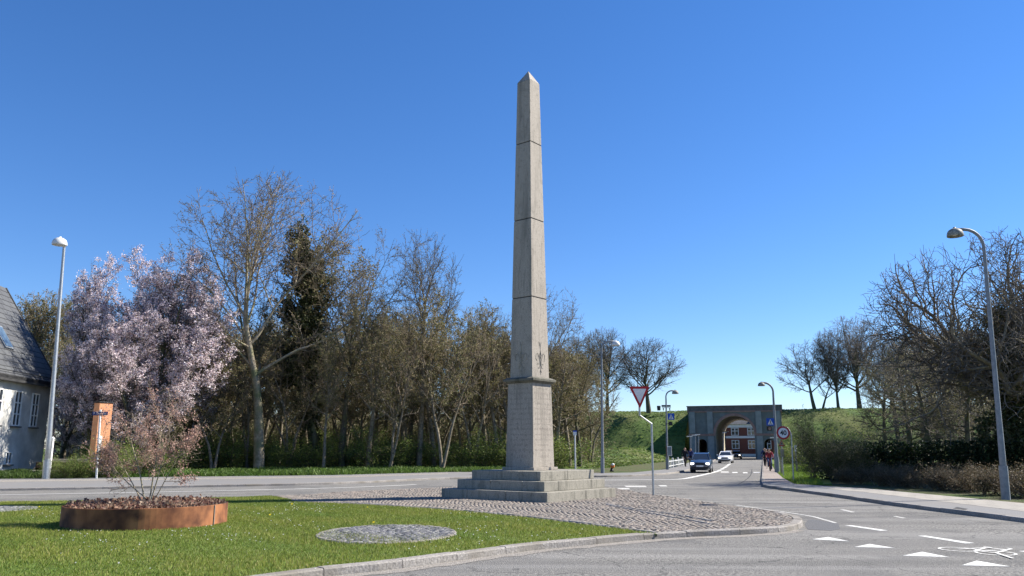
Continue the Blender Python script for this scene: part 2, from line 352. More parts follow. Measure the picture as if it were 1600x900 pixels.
rd = [(-60, -6), (60, -6)]
right_kerb = gp([(1900, 857), (1600, 816.5), (1400, 791), (1300, 776), (1200, 762.5), (1192, 759), (1189.5, 755), (1190, 745), (1191, 730), (1191.5, 717.5)])
rc = gp([(1191.5, 717.5)])[0]; lc = gp([(1120, 717.5)])[0]
ax = Vector((.317, .948))
far = [(rc[0]+ax.x*60, rc[1]+ax.y*60), (lc[0]+ax.x*60, lc[1]+ax.y*60)]
sheet('road', rd+[tuple(p) for p in right_kerb]+far+left_kerb_s[::-1], 0, 'asphalt', bottom=-.02)
# far street behind the gate
# left pavement (asphalt) with kerb
back_edge = gp([(1094, 717.5), (1080, 722), (1066, 729), (1040, 735), (990, 740.5), (942, 741.5), (860, 739), (700, 739.5), (520, 744.5), (400, 746), (250, 748), (0, 751), (-200, 755), (-500, 759)])
sheet('pavement_north', offset_line(left_kerb_s, .05)+back_edge, .10, 'asphalt_path', bottom=-.02)
kb = MB(); wall_strip(left_kerb_s, .15, -.02, .105, kb, 1.2); 
sheet('pavement_south', offset_line([tuple(p) for p in right_kerb], -.05)+gp([(1203, 717.5), (1206, 726), (1212, 737), (1224, 747), (1241, 756), (1300, 760), (1352, 763), (1465, 773.5), (1566, 783), (1700, 796), (2000, 830)], .1), .10, 'asphalt_path', bottom=-.02)
wall_strip(smoothline(right_kerb, 3), .15, -.02, .106, kb, 1.2, side=-1)
tag(kb.build('kerb_line', 'kerb'), kind='structure')
def zl(pts, z, name, m, th=.004):
    return sheet(name, gp(pts, z), z, m, bottom=z-.003)
zl([(1292, 763.5), (1352, 769), (1600, 799), (2000, 850), (2000, 830), (1700, 796), (1566, 783), (1465, 773.5), (1352, 763.5), (1300, 760.5)], .1045, 'paving_tile_strip', 'tiles')
zl([(1190.8, 752), (1191.4, 735), (1192.3, 718), (1202.5, 718), (1205.5, 726), (1211.5, 737), (1223, 746.5), (1238, 755)], .1045, 'brick_path', 'brickpath')
# dust strips by the kerbs
zl([(0, 783), (250, 780), (460, 774), (620, 768), (690, 766), (690, 768.5), (620, 771), (460, 778), (250, 785), (0, 790), (-200, 795), (-200, 788)], .005, 'gravel_edge', 'gravel')
zl([(0, 750.5), (250, 747.6), (520, 744), (700, 739.2), (700, 740.6), (520, 746.3), (250, 749.8), (0, 753)], .1045, 'dusty_path_edge', 'gravel')
# lawn island
front = [(-300, 1050), (0, 980), (300, 932), (480, 905), (612, 890.5), (725, 875), (829.6, 861), (915.6, 852.5), (1000, 844.5), (1080, 839.5), (1160, 836), (1215, 832.5), (1243, 828), (1254, 822), (1252, 816), (1238, 810.5), (1210, 804.5), (1180, 800)]
back = [(1120, 791), (1060, 782), (1010, 774.5), (975, 768.5), (940, 763.5), (860, 760), (760, 761), (690, 765), (620, 768), (520, 773), (460, 777.5), (250, 784.5), (0, 789.5), (-300, 796)]
fk = smoothline(gp(front, 0), 5); bk = smoothline(gp(back, 0), 4)
isl = fk+bk
sheet('island_bed', offset_in(isl, .06), .085, 'soil', bottom=-.02)
kb = MB(); wall_strip(fk, .2, -.02, .115, kb, 1.15); wall_strip(bk, .12, -.02, .1, kb, .6)
tag(kb.build('island_kerb', 'kerb'), kind='structure')
ISL = .10
isl_in = offset_in(isl, .17)
lawn_div = [(1027, 834.5), (985, 829), (900, 818), (800, 806.5), (700, 797.5), (600, 790.5), (520, 786.5), (462, 784.5), (455, 780.5)]
dv = gp(lawn_div, ISL)
# lawn: from the divider tip along front kerb to the left, back along the back edge
i0 = min(range(len(fk)), key=lambda i: (Vector(fk[i])-Vector(dv[0])).length)
i1 = min(range(len(bk)), key=lambda i: (Vector(bk[i])-Vector(dv[-1])).length)
lawn_poly = isl_in[:i0]+smoothline(dv, 3)+isl_in[len(fk)+i1:]
sett_poly = isl_in[i0-1:len(fk)+i1+1]+smoothline(dv, 3)[::-1]
sheet('lawn', lawn_poly, ISL, 'grass', bottom=.05)
cc = G(603, 836.5, ISL); cc.y = (G(603, 822, ISL).y+G(603, 850, ISL).y)/2; cc.x = G(603, 0+836, ISL).x
CRX, CRY = 1.27, (G(603, 822, ISL).y-G(603, 850, ISL).y)/2
gl = G(22, 797, ISL)
def setts(name, poly, z, size, jit, rowdir, arc, hue, skip=None, seed=1):
    R = np.random.RandomState(seed); P = np.array(poly); lo, hi = P.min(0)-1, P.max(0)+1; c = (lo+hi)/2; r = np.hypot(*(hi-lo))/2
    n = int(2*r/size)+2; u, v = np.meshgrid((np.arange(n)-n/2)*size, (np.arange(n)-n/2)*size)
    u = u+(np.arange(n)[:, None] % 2)*size*.5
    Wd, Am = arc
    ph = (u % Wd)/Wd
    vv = v+Am*np.sin(PI*ph)
    ca, sa = math.cos(rowdir), math.sin(rowdir)
    X = c[0]+u*ca-vv*sa; Y = c[1]+u*sa+vv*ca
    slope = Am*PI/Wd*np.cos(PI*ph)
    th = rowdir+np.arctan(slope)
    C = np.c_[X.ravel(), Y.ravel()]; TH = th.ravel(); ok = inpoly(C, poly)
    if skip is not None: ok &= ~skip(C)
    C = C[ok]; TH = TH[ok]+R.normal(0, .05, ok.sum()); N = len(C); C = C+R.normal(0, size*.05, C.shape)
    hx = size*.5*(.93+R.uniform(-.1, .06, N)); hy = size*.5*(.92+R.uniform(-.12, .06, N)); zt = z+R.normal(0, .0022, N)
    V = np.zeros((N, 8, 3)); q = [(-1, -1), (1, -1), (1, 1), (-1, 1)]
    for k, (a, bb) in enumerate(q):
        for lev, sc, zz in ((0, 1.0, z-.03), (4, .86, 0)):
            dx, dy = a*hx*sc, bb*hy*sc
            V[:, k+lev, 0] = C[:, 0]+dx*np.cos(TH)-dy*np.sin(TH); V[:, k+lev, 1] = C[:, 1]+dx*np.sin(TH)+dy*np.cos(TH)
            V[:, k+lev, 2] = zz if lev == 0 else zt+R.normal(0, .003, N)
    base = np.arange(N)[:, None]*8
    F = np.concatenate([base+np.array(f) for f in ((4, 5, 6, 7), (0, 1, 5, 4), (1, 2, 6, 5), (2, 3, 7, 6), (3, 0, 4, 7))])
    h = np.array(hue); g = R.uniform(.78, 1.18, N)[:, None]; t = h[R.randint(0, len(h), N)]*g
    o = npmesh(name, V.reshape(-1, 3), F, ['sett'], tint=np.tile(t, (5, 1)))
    return tag(o, kind='structure')
hues = [(.225, .19, .16), (.20, .18, .155), (.26, .22, .19), (.19, .175, .16), (.245, .215, .185)]
sheet('sett_bedding', sett_poly, ISL-.012, 'gravel', bottom=.05)
setts('sett_paving', offset_in(sett_poly, .02), ISL+.010, .11, 0, .62, (1.5, .32), hues, seed=4)
circ = [(cc.x+CRX*math.cos(t*PI/24), cc.y+CRY*math.sin(t*PI/24)) for t in range(48)]
sheet('round_sett_bedding', circ, ISL+.012, 'soil', bottom=.05)
setts('round_sett_patch', circ, ISL+.03, .11, 0, .3, (.9, .25), [(.15, .15, .16), (.19, .19, .195), (.12, .12, .13), (.22, .215, .21)], seed=8)
circ2 = [(cc.x+(CRX+.07)*math.cos(t*PI/24), cc.y+(CRY+.07)*math.sin(t*PI/24)) for t in range(48)]
b = MB(); wall_strip(circ2+[circ2[0]], .1, .05, ISL+.03, b, .16, side=1, gap=.02); tag(b.build('round_patch_edging', 'kerb'), kind='structure')
circl = [(G(-30, 797, ISL).x+1.3*math.cos(t*PI/16), G(-30, 797, ISL).y+1.3*math.sin(t*PI/16)) for t in range(32)]
sheet('gravel_patch_bedding', circl, ISL+.012, 'gravel', bottom=.05)
setts('gravel_patch', circl, ISL+.03, .11, 0, .3, (.9, .25), [(.2, .2, .2), (.24, .24, .235), (.17, .17, .18)], seed=9)
# pale double line of narrow stones through the setts, and edging along the lawn
b = MB()
for off in (0, 5):
    L = smoothline(gp([(945, 789-off*.2), (1000, 800-off*.5), (1060, 811-off), (1110, 820-off)], ISL), 3); wall_strip(L, .09, .05, ISL+.024, b, .3, gap=.015)
wall_strip(smoothline(gp([(1020, 833.2), (985, 828), (900, 817), (800, 805.5), (700, 796.5), (600, 789.5), (520, 785.5)], ISL), 3), .13, .05, ISL+.022, b, .42, gap=.02, side=-1)
tag(b.build('stone_edging', 'kerb'), kind='structure')

# painted markings
def mark(name, pts, m='paint', z=.004): return zl(pts, z, name, m)
for p in ([(1269, 842.5), (1294, 839), (1327, 845.5)], [(1335, 854.5), (1358.5, 849.8), (1398.5, 856)], [(1411, 868), (1441, 862), (1483.5, 870.3)], [(1503, 883), (1526, 875.8), (1579, 885)]):
    mark('give_way_triangle', p)
for p in ([(1320, 820.8), (1330, 820.6), (1387, 828.6), (1376, 829.2)], [(1434, 837), (1446, 836.8), (1523, 848.4), (1508, 848.9)], [(1592, 861), (1600, 860.6), (1700, 875), (1690, 876)]):
    mark('lane_dash', p)
for p in ([(1312, 796), (1318, 796), (1336, 800), (1330, 800.3)], [(1395, 806.5), (1400, 806.3), (1416, 809.3), (1410, 809.5)]): mark('lane_dash', p, 'paint_worn')
def linemark(name, pts, w, m='paint', z=.004):
    P = [Vector(p) for p in smoothline(gp(pts, z), 4)]; L, Rr = [], []
    for i, p in enumerate(P):
        t = (P[min(i+1, len(P)-1)]-P[max(i-1, 0)]).normalized(); n = Vector((-t.y, t.x))*w/2; L.append(tuple(p+n)); Rr.append(tuple(p-n))
    return sheet(name, L+Rr[::-1], z, m, bottom=z-.003)
linemark('edge_line', [(-300, 779), (0, 773), (250, 768.5), (520, 762.2), (650, 757)], .16)
linemark('edge_line', [(-300, 790), (0, 783.5), (250, 780), (400, 776)], .1, 'paint_worn')
linemark('solid_centre_line', [(930, 750), (1000, 749.6), (1060, 748.6), (1085, 744.8), (1108, 739.6), (1122, 736)], .32)
for a, c in ((122.5, 0), (127, 1), (131, 2), (134.5, 3), (137.5, 4), (140, 5), (142, 6)):
    x0 = 1000+a; y0 = 735.8-c*2.35; linemark('centre_dash', [(x0, y0), (x0+3.3, y0-1.7)], .3)
for x0, x1, y in ((1126, 1138, 737.5), (1144, 1152, 738.2), (1160.5, 1167.5, 738.6), (1177, 1187, 738.2)): mark('crossing_dash', [(x0, y-.7), (x1, y-.7), (x1+1, y+.7), (x0+.5, y+.7)])
for x0, x1, y in ((975, 1011, 760), (1028, 1043, 759), (963, 985, 763.5)): mark('crossing_dash', [(x0, y-1), (x1-3, y-1), (x1, y+1), (x0+4, y+1)], 'paint_worn')
linemark('pale_seam', [(1030, 780), (1063, 781), (1105, 784)], .12, 'paint_worn')
linemark('pale_seam', [(1150, 789), (1205, 797), (1262, 805.5), (1285, 811), (1306, 817)], .09, 'paint_worn')
mark('asphalt_patch', [(1262, 812), (1270, 811.5), (1310, 818), (1313, 826), (1300, 829), (1262, 827), (1257, 820)], 'asphalt_dark')
linemark('pavement_crack', [(1105, 784.5), (1180, 786), (1300, 787)], .03, 'tar'); linemark('pavement_crack', [(1153, 757), (1165, 750), (1173, 742), (1175, 733)], .06, 'tar')
mark('drain_patch', [(1488, 795), (1495, 792), (1512, 795), (1505, 796.5)], 'tar', .109)
# gravel against the island kerb
gpts = []
for i, p in enumerate(fk[6:62]): gpts.append(p)
gout = offset_in(gpts, -.28); rr = random.Random(2)
gout = [(g[0]+rr.uniform(-.07, .07), g[1]+rr.uniform(-.07, .07)) for g in gout]
b = MB()
for i in range(len(gpts)-2):
    q = [gpts[i], gpts[i+1], gout[i+1], gout[i]]
    if i == 0: q[3] = gpts[0]
    b.add([(x, y, .005) for x, y in q], [(0, 3, 2, 1)])
tag(b.build('kerb_grit', 'gravel'), kind='structure')
# painted bicycle
def ringmark(c, r, w, flat=1.0):
    n = 28; b = MB(); vs = []
    for k in range(n):
        t = 2*PI*k/n
        for q in (r-w/2, r+w/2): vs.append((c[0]+q*math.cos(t), c[1]+q*math.sin(t)*flat, .008))
    b.add(vs, [(2*k, 2*k+1, (2*k+3) % (2*n), (2*k+2) % (2*n)) for k in range(n)]); return b
w1, w2 = G(1497, 858.8), G(1556, 864.8); bb = ringmark(w1, .29, .05); b2 = ringmark(w2, .29, .05); bb.add(b2.v, b2.f)
def stroke(b, p, q, w=.06, z=.009):
    p, q = Vector(p[:2]), Vector(q[:2]); t = (q-p).normalized(); n = Vector((-t.y, t.x))*w/2
    b.add([(*(p+n), z), (*(p-n), z), (*(q-n), z), (*(q+n), z)], [(0, 1, 2, 3)])
fx = Vector((w2.x-w1.x, w2.y-w1.y)); fxn = fx.normalized(); up = Vector((-fxn.y, fxn.x)); 
def bp(a, h): return Vector((w1.x, w1.y))+fx*a+up*h
for i, (p, q) in enumerate(((bp(0, 0), bp(.25, .65)), (bp(.25, .65), bp(.45, 0)), (bp(.45, 0), bp(.85, .6)), (bp(.25, .65), bp(.85, .6)), (bp(1, 0), bp(.8, .8)), (bp(.8, .8), bp(.65, .85)), (bp(.45, 0), bp(1, 0)), (bp(.12, .7), bp(.35, .7)), (bp(1, 0), bp(1.8, -.5)))):
    stroke(bb, p, q, .055, .009+i*.0007)
tag(bb.build('painted_bicycle', 'paint'), kind='structure')

# ------------------------------------------------------------------ rampart: gate frame of reference
GC = A(1149.5, 702, 138); GC.z = 0
ga = -math.atan2(.317, .948)
def GL(x, y, z=0):   # gate-local -> world
    return Vector((GC.x+x*.948+y*.317, GC.y-x*.317+y*.948, z))
CREST = A(1000, 640.5, 150).z
def sstep(t): t = np.clip(t, 0, 1); return t*t*(3-2*t)
def bank(name, x0, x1, side):
    xs = np.arange(x0, x1+.01, .8); ys = np.concatenate([np.arange(-72, 40, .8)])
    X, Y = np.meshgrid(xs, ys); R = np.random.RandomState(7 if side < 0 else 9)
    Z = CREST*np.clip((Y+3)/15.5, 0, 1); 
    Z = CREST*(1-np.exp(-2.4*np.clip((Y+2)/16, 0, 9)))/(1-math.exp(-2.4))*(Y > -2); Z = np.minimum(Z, CREST)
    Z = np.where(Y > 22, CREST*(1-np.clip((Y-22)/14, 0, 1)), Z)
    edge = np.abs(X)-8.3
    if side < 0: Z = Z+1.6*sstep((Y+72)/70)*sstep(edge/8)*(Z < CREST*.8)*(1-Z/CREST)
    n = sum(np.sin(X*a+Y*bq+ph)*am for a, bq, ph, am in ((.31, .12, 1, .16), (.9, .7, 2, .09), (-.7, 1.3, .3, .08), (2.1, .4, 4, .05)))
    Z = Z+(n+R.normal(0, .05, Z.shape))*np.clip(edge/2, 0, 1)*(Z > .05)*np.where(Y > 8, .5, 1)
    Z = Z-.012
    V = np.stack([GC.x+X*.948+Y*.317, GC.y-X*.317+Y*.948, Z], -1).reshape(-1, 3)
    r, c = X.shape; idx = np.arange(r*c).reshape(r, c)
    F = np.stack([idx[:-1, :-1], idx[:-1, 1:], idx[1:, 1:], idx[1:, :-1]], -1).reshape(-1, 4)
    # keep off the pavements near the road
    o = npmesh(name, V, F, ['bank'], smooth=True); return tag(o, kind='structure')
bank('grass_rampart_west', -150, -7.7, -1)
bank('grass_rampart_east', 7.7, 150, 1)
# mown verge on the right by the brick path
sheet('grass_verge', gp([(1204, 718), (1207, 726), (1213, 737), (1225, 747), (1241, 755.5), (1262, 757), (1300, 757), (1290, 735), (1262, 722)], .02), .03, 'grass', bottom=-.02)
sheet('street_beyond', [tuple(GL(x, y)[:2]) for x, y in ((-40, 24), (40, 24), (40, 46), (-40, 46))], .004, 'asphalt', bottom=-.02)

# city gate
g = thing('city_gate', 'grey plastered rampart gate with wide central arch and dark cornice, road passing through', 'gate', (GC.x, GC.y, 0), ga)
HT = A(1149, 634, 138).z; GW = 15.3; R0 = 3.2; SPR = A(1149, 679.5, 138).z; DEP = 22
def arch(x, r, zs, n=14): return [(x-r, -.02)]+[(x-r*math.cos(PI*k/n), zs+r*math.sin(PI*k/n)) for k in range(n+1)]+[(x+r, -.02)]
outl = [(-GW/2, -.02)]+arch(-5.5, .82, 2.6)+arch(0, R0, SPR, 22)+arch(5.5, .82, 2.6)+[(GW/2, -.02), (GW/2, HT-1.0), (-GW/2, HT-1.0)]
b = MB(); b.prism(outl, 0, DEP, T=lambda x, y, z: (x, z, y))
b.f = [f[::-1] for f in b.f]
w = b.build('wall', ['plaster', 'vault'], g)
for p in w.data.polygons:      # inner vault skin is limewashed
    c = p.center
    if .3 < c.y < DEP-.3 and abs(c.x) < 6.9 and c.z > 0 and c.z < HT-1.2 and abs(p.normal.y) < .5: p.material_index = 1
b = MB(); b.box((0, DEP/2, HT-.42), (GW+.3, DEP+.3, .84)).box((0, DEP/2, HT+.0), (GW+.5, DEP+.5, .14)); b.build('cornice', 'plaster_dk', g, bevel=.03)
b = MB(); b.box((0, DEP/2, HT-.95), (GW+.3, DEP+.3, .22))
for x0, x1 in ((-GW/2-.05, -R0-.02), (R0+.02, GW/2+.05)): b.box(((x0+x1)/2, -.06, SPR+.03), (x1-x0, .16, .34))
b.build('string_course', 'plaster_pink', g)
b = MB(); n = 26
for k in range(n):
    a0, a1 = PI*k/n, PI*(k+1)/n; vs = []
    for a in (a0, a1):
        for r in (R0-.01, R0+.42):
            for y in (-.09, .3): vs.append((-r*math.cos(a), y, SPR+r*math.sin(a)))
    b.add(vs, [(0, 2, 6, 4), (0, 4, 5, 1), (2, 3, 7, 6)])
b.build('arch_surround', 'plaster_pink', g)
for x in (-7.0, -4.0, 4.0, 7.0):
    b = MB(); b.box((x, -.11, (SPR+HT-.9)/2+.1), (.95, .24, HT-1.2-SPR)).box((x, -.11, SPR/2-.1), (1.0, .24, SPR-.2)).box((x, -.16, .35), (1.12, .34, .7)); b.build('pilaster', 'plaster_lt', g)
b = MB(); b.box((6.36, -.2, 1.6), (.14, .3, 3.2)); b.build('passage_frame', 'plaster_dk', g)
# brick building beyond
bx = thing('brick_building', 'red brick house with white banded floors and white windows seen through the gate arch', 'building', tuple(GL(0, 46)), ga)
zt = A(1150, 664, 182).z
b = MB(); b.box((2, 5, zt/2), (44, 10, zt)); b.build('wall', 'redbrick', bx)
b = MB()
for z, h in ((zt-.2, .75), (A(1150, 683, 182).z, .5), (.4, .6)): b.box((2, -.06, z), (44.2, .2, h))
b.build('white_band', 'whitepaint', bx)
b = MB(); b.add([(-21, -.6, zt+.2), (25, -.6, zt+.2), (25, 5, zt+3.0), (-21, 5, zt+3.0), (-21, 10.6, zt+.2), (25, 10.6, zt+.2)], [(0, 1, 2, 3), (3, 2, 5, 4), (0, 3, 4), (1, 5, 2), (0, 4, 5, 1)]); b.build('roof', 'slate', bx)
for x in (-14, -6.5, 3.2, 10.8, 18):
    b = MB(); b.box((x, .4, zt+1.5), (2.6, 2.2, 1.5)); d = b.build('dormer', 'whitepaint', bx)
    b = MB(); b.box((x-.6, -.72, zt+1.5), (.7, .06, 1.0)).box((x+.6, -.72, zt+1.5), (.7, .06, 1.0)); b.build('pane', 'glass', d)
z1a, z1b = A(1150, 680, 182).z, A(1150, 669, 182).z; z0a, z0b = A(1150, 701, 182).z, A(1150, 688, 182).z
for x in (-16.5, -13, -9.5, -6, -2.5, 1.0, 4.3, 7.8, 11.3, 14.5, 18):
    for za, zb in ((z0a, z0b), (z1a, z1b)):
        ww = 1.5; b = MB()
        for dx in (-ww/2, 0, ww/2): b.box((x+dx, -.09, (za+zb)/2), (.14, .2, zb-za))
        for dz in (za, (za+zb)/2+.15, zb): b.box((x, -.1, dz), (ww+.16, .22, .13))
        f = b.build('window', 'whitepaint', bx); b = MB(); b.box((x, -.03, (za+zb)/2), (ww, .08, zb-za)); b.build('pane', 'glass', f)

# ------------------------------------------------------------------ obelisk
C0 = G(855, 785.7, ISL); U = Vector((-.778, .628)); Vv = Vector((.628, .778))
def UV(a, c, z): return Vector((C0.x+U.x*a+Vv.x*c, C0.y+U.y*a+Vv.y*c, z))
ob = thing('obelisk', 'tall grey granite obelisk on inscribed pedestal and three stone steps', 'monument', tuple(UV(2.39, 2.25, ISL)))
inv = -ob.location
def loc(p): return Vector(p)+inv
stp = [(0, 4.46, 0, 3.95, 0, .30), (.42, 4.12, .42, 3.93, .30, .60), (.84, 3.78, .78, 3.91, .60, .90)]
for si, (u0, u1, v0, v1, z0, z1) in enumerate(stp):
    b = MB(); r = random.Random(si+3)
    # blocks around the edge so joints are real
    cuts_u = {0: [1.55+.0, 3.1], 1: [1.0, 2.5], 2: [1.25, 2.6]}[si]; cuts_v = {0: [2.1], 1: [.75+.1, 3.0], 2: [1.9]}[si]
    eu = [u0]+[u0+c*(u1-u0)/4.2 for c in cuts_u]+[u1]; ev = [v0]+[v0+c*(v1-v0)/3.9 for c in cuts_v]+[v1]
    for i in range(len(eu)-1):
        for j in range(len(ev)-1):
            g2 = .006; a0, a1, c0, c1 = eu[i]+(g2 if i else 0), eu[i+1]-(g2 if i < len(eu)-2 else 0), ev[j]+(g2 if j else 0), ev[j+1]-(g2 if j < len(ev)-2 else 0)
            dz = r.uniform(-.004, .0)
            vs = [loc(UV(a, c, ISL+z)) for z in (z0-(.05 if si == 0 else 0), z1+dz) for a, c in ((a0, c0), (a1, c0), (a1, c1), (a0, c1))]
            b.add(vs, [(0, 1, 2, 3), (7, 6, 5, 4), (4, 5, 1, 0), (5, 6, 2, 1), (6, 7, 3, 2), (7, 4, 0, 3)])
    b.build('step', 'granite_step', ob, bevel=.012)
cu = (U.x, U.y); c00 = (0, 0); zb = .9
zc = A(833, 597.5, ob.location.y-.7).z-ISL
b = MB(); b.frustum(c00, 1.38, 1.38, zb, zb+.1, cu); b.build('plinth', 'granite', ob, bevel=.01)
b = MB(); b.frustum(c00, 1.2, 1.09, zb+.1, zc, cu); ped = b.build('pedestal', 'granite', ob, bevel=.01)
b = MB(); b.frustum(c00, 1.17, 1.24, zc, zc+.06, cu).frustum(c00, 1.33, 1.35, zc+.06, zc+.14, cu).frustum(c00, 1.35, 1.1, zc+.14, zc+.2, cu); b.build('cap', 'ledge', ob, bevel=.008)
zs0 = zc+.18
zsh = A(828, 131, ob.location.y).z-ISL; zap = A(828, 111, ob.location.y).z-ISL
jz = [zs0]+[A(831, y, ob.location.y-.5).z-ISL for y in (463.5, 340.5, 219.5)]+[zsh]
W0, W1 = .985, .60
def wz(z): return W0+(W1-W0)*(z-zs0)/(zsh-zs0)
for i in range(4):
    b = MB(); za, zb2 = jz[i]+(.018 if i else 0), jz[i+1]-(.018 if i < 3 else 0)
    b.frustum(c00, wz(za), wz(zb2), za, zb2, cu)
    if i: b.frustum(c00, wz(za)-.03, wz(za)-.03, za-.03, za+.01, cu, mi=1)
    if i == 3:
        w = wz(zb2); nb = len(b.v); vs = [(a*cu[0]*w/2-c*cu[1]*w/2, a*cu[1]*w/2+c*cu[0]*w/2, zb2+.002) for a, c in ((-1, -1), (1, -1), (1, 1), (-1, 1))]+[(0, 0, zap)]
        b.add(vs, [(0, 1, 4), (1, 2, 4), (2, 3, 4), (3, 0, 4)])
    b.build('shaft_block', ['granite', 'joint'], ob, bevel=.008)
# which side of the local frame faces where: the face seen on the left has outward normal -V, on the right -U
def face_pt(side, s, z, out, wfun):     # s: -1..1 across the face
    w = wfun(z)/2
    if side == 'shade': p = Vector((U.x*-s*w-Vv.x*(w+out), U.y*-s*w-Vv.y*(w+out)))
    else: p = Vector((Vv.x*s*w-U.x*(w+out), Vv.y*s*w-U.y*(w+out)))
    return Vector((p.x, p.y, z))
def wped(z): return 1.2+(1.09-1.2)*(z-1.0)/(zc-1.0)
b = MB(); r = random.Random(11)
for side in ('sun', 'shade'):
    nl = 13; z = zc-.22; rows = []
    for i in range(nl):
        big = i in (1, 5, 8); h = .075 if big else .05
        rows.append((z, h, .84 if i else .6)); z -= .175
    rows.append((z-.05, .08, .42))
    for zr, h, wd in rows:
        s = -wd+r.uniform(0, .08)
        while s < wd:
            lw = r.uniform(.045, .085)
            if r.random() < .88:
                for kk in range(r.choice((2, 2, 3))):     # letter made of carved strokes, too worn to read
                    a, c = s+lw*r.random(), s+lw*r.random(); za, zc2 = (zr, zr+h) if r.random() < .7 else (zr+r.choice((0, h/2, h)),)*2
                    p, q = face_pt(side, a, za, .0008, wped), face_pt(side, c if za == zc2 else a+.015, zc2, .0008, wped)
                    if za == zc2: q = face_pt(side, a+lw*.8, zc2, .0008, wped)
                    t = (q-p).normalized(); nn = (Vv if side == 'shade' else U); nv = t.cross(Vector((nn.x, nn.y, 0))).normalized()*.006
                    b.add([p+nv, p-nv, q-nv, q+nv], [(0, 1, 2, 3)])
            s += lw+.02+(.06 if r.random() < .15 else 0)
b.build('inscription', 'carved', ob)
# carved lily-like ornaments low on the shaft
for side in ('sun', 'shade'):
    b = MB(); F = lambda s, z: face_pt(side, s*1.0, zs0+z, .004, wz)
    cv = [[(0, .12), (0, 1.1)], [(-.35, .5), (.35, .5)], [(0, 1.1), (-.14, 1.28)], [(0, 1.1), (.14, 1.28)], [(0, .95), (-.12, .8), (0, .66), (.12, .8), (0, .95)],
          [(-.05, .5), (-.14, .68), (-.3, .86), (-.5, .84), (-.55, .68), (-.42, .6)], [(.05, .5), (.14, .68), (.3, .86), (.5, .84), (.55, .68), (.42, .6)],
          [(-.05, .48), (-.18, .34), (-.3, .36)], [(.05, .48), (.18, .34), (.3, .36)], [(0, .3), (-.1, .2)], [(0, .3), (.1, .2)]]
    for c in cv:
        b.tube([F(s, z) for s, z in c], .009 if side == 'sun' else .012, 4)
    b.build('ornament', 'granite_step', ob)

# ------------------------------------------------------------------ lamps
def lamp(name, label, base, bend, head, Y, r0, r1, hr, polem, shadem, dirY=0.0, group='street lamps'):
    pb = A(*base, Y); pt = A(*bend, Y); hp = A(*head, Y+dirY)
    t = thing(name, label, 'street lamp', tuple(pb), 0, group); o = -pb
    b = MB(); d = (pt-pb); k = 6; pts = [pb+d*i/k for i in range(k+1)]; rad = [r0]*2+[r0+(r1-r0)*i/k for i in range(2, k+1)]
    hz = hp.z; rise = hz-pt.z; hv = Vector((hp.x-pt.x, hp.y-pt.y, 0)); q = min(rise, hv.length*.8)
    for i in range(1, 7):
        a = PI/2*i/6; pts.append(pt+Vector((0, 0, rise-q))*1+hv.normalized()*q*(1-math.cos(a))+Vector((0, 0, 1))*q*math.sin(a)); rad.append(r1)
    pts.append(hp); rad.append(r1)
    b.tube([p+o for p in pts], rad, 10); b.build('pole', polem, t, smooth=True)
    b = MB(); b.tube([pb+o, pb+o+d.normalized()*1.1], r0*1.35, 10); b.build('base_sleeve', polem, t)
    h = hp+o; s = hr; b = MB()
    b.lathe([(s*.98, -s*.95), (s, -s*.9), (s*1.0, -s*.7), (s*.93, -s*.4), (s*.75, -s*.12), (s*.45, s*.08), (s*.2, s*.16), (s*.16, s*.3), (.001, s*.34)], h, 20, 0)
    b.lathe([(s*.98, -s*.95), (s*.88, -s*.9), (s*.7, -s*.45), (.001, -s*.3)], h, 20, 0)
    b.build('lamp_shade', shadem, t, smooth=True)
    b = MB(); b.lathe([(.001, -s*.3), (s*.3, -s*.5), (s*.3, -s*.75), (.001, -s*.85)], h, 12); b.build('bulb_cover', 'signwhite', t, smooth=True)
    return t
lamp('street_lamp', 'tall leaning grey street lamp with worn dome shade at the right edge by the hedge', (1572, 781), (1537, 385), (1491.5, 358.5), 27.2, .10, .055, .27, 'lampgrey', 'shadeworn')
lamp('street_lamp', 'tall pale street lamp beside the white house', (71.5, 750), (100, 388), (94, 373), 45.5, .15, .08, .40, 'galv', 'lamppale', dirY=-1.2)
lamp('street_lamp', 'slim street lamp just right of the obelisk with its dome shade to the right', (941.5, 741), (940, 545), (962, 533.5), 56, .10, .06, .30, 'lampgrey', 'lamppale')
lamp('street_lamp', 'street lamp by the white fence left of the gate, small meter box on its pole', (1043, 735), (1040.5, 620), (1055, 610.5), 66, .10, .055, .27, 'lampgrey', 'shadeworn')
lamp('street_lamp', 'curved street lamp standing by the brick path before the gate', (1214.5, 739), (1208, 612), (1189.5, 598), 58, .13, .07, .25, 'lampgrey', 'shadeworn')
for i, (x, y0, y1, Y, hx, lab) in enumerate(((1079, 722, 683, 112, -3.5, 'leftmost flat-topped path lamp left of the gate arch'), (1086.5, 720, 681, 122, -3.2, 'middle flat-topped path lamp left of the gate arch'), (1091.5, 719, 680, 128, -3, 'third flat-topped path lamp, nearest the left gate wall'),
        (1130.5, 717, 677, 139, 2.6, 'thin path lamp just inside the left side of the gate arch'), (1134, 716, 675, 146, 2.6, 'thin path lamp deeper inside the gate arch'), (1211.5, 727, 685, 85, -4.5, 'flat-topped path lamp by the right gate wall beside the cyclists'))):
    pb = A(x, y0, Y); pt = A(x, y1, Y); hp = A(x+hx, y1-.8, Y); pb.z = min(pb.z, .1); t = thing('path_lamp', lab, 'path lamp', tuple(pb), 0, 'small lamps at the gate')
    b = MB(); b.tube([(0, 0, 0), pt-pb], .075, 8); b.build('post', 'lampgrey', t)
    b = MB(); c = (pt+hp)/2-pb; b.box(c+Vector((0, 0, .05)), (.75, .35, .12)); b.build('lamp_head', 'lamppale', t, bevel=.02)

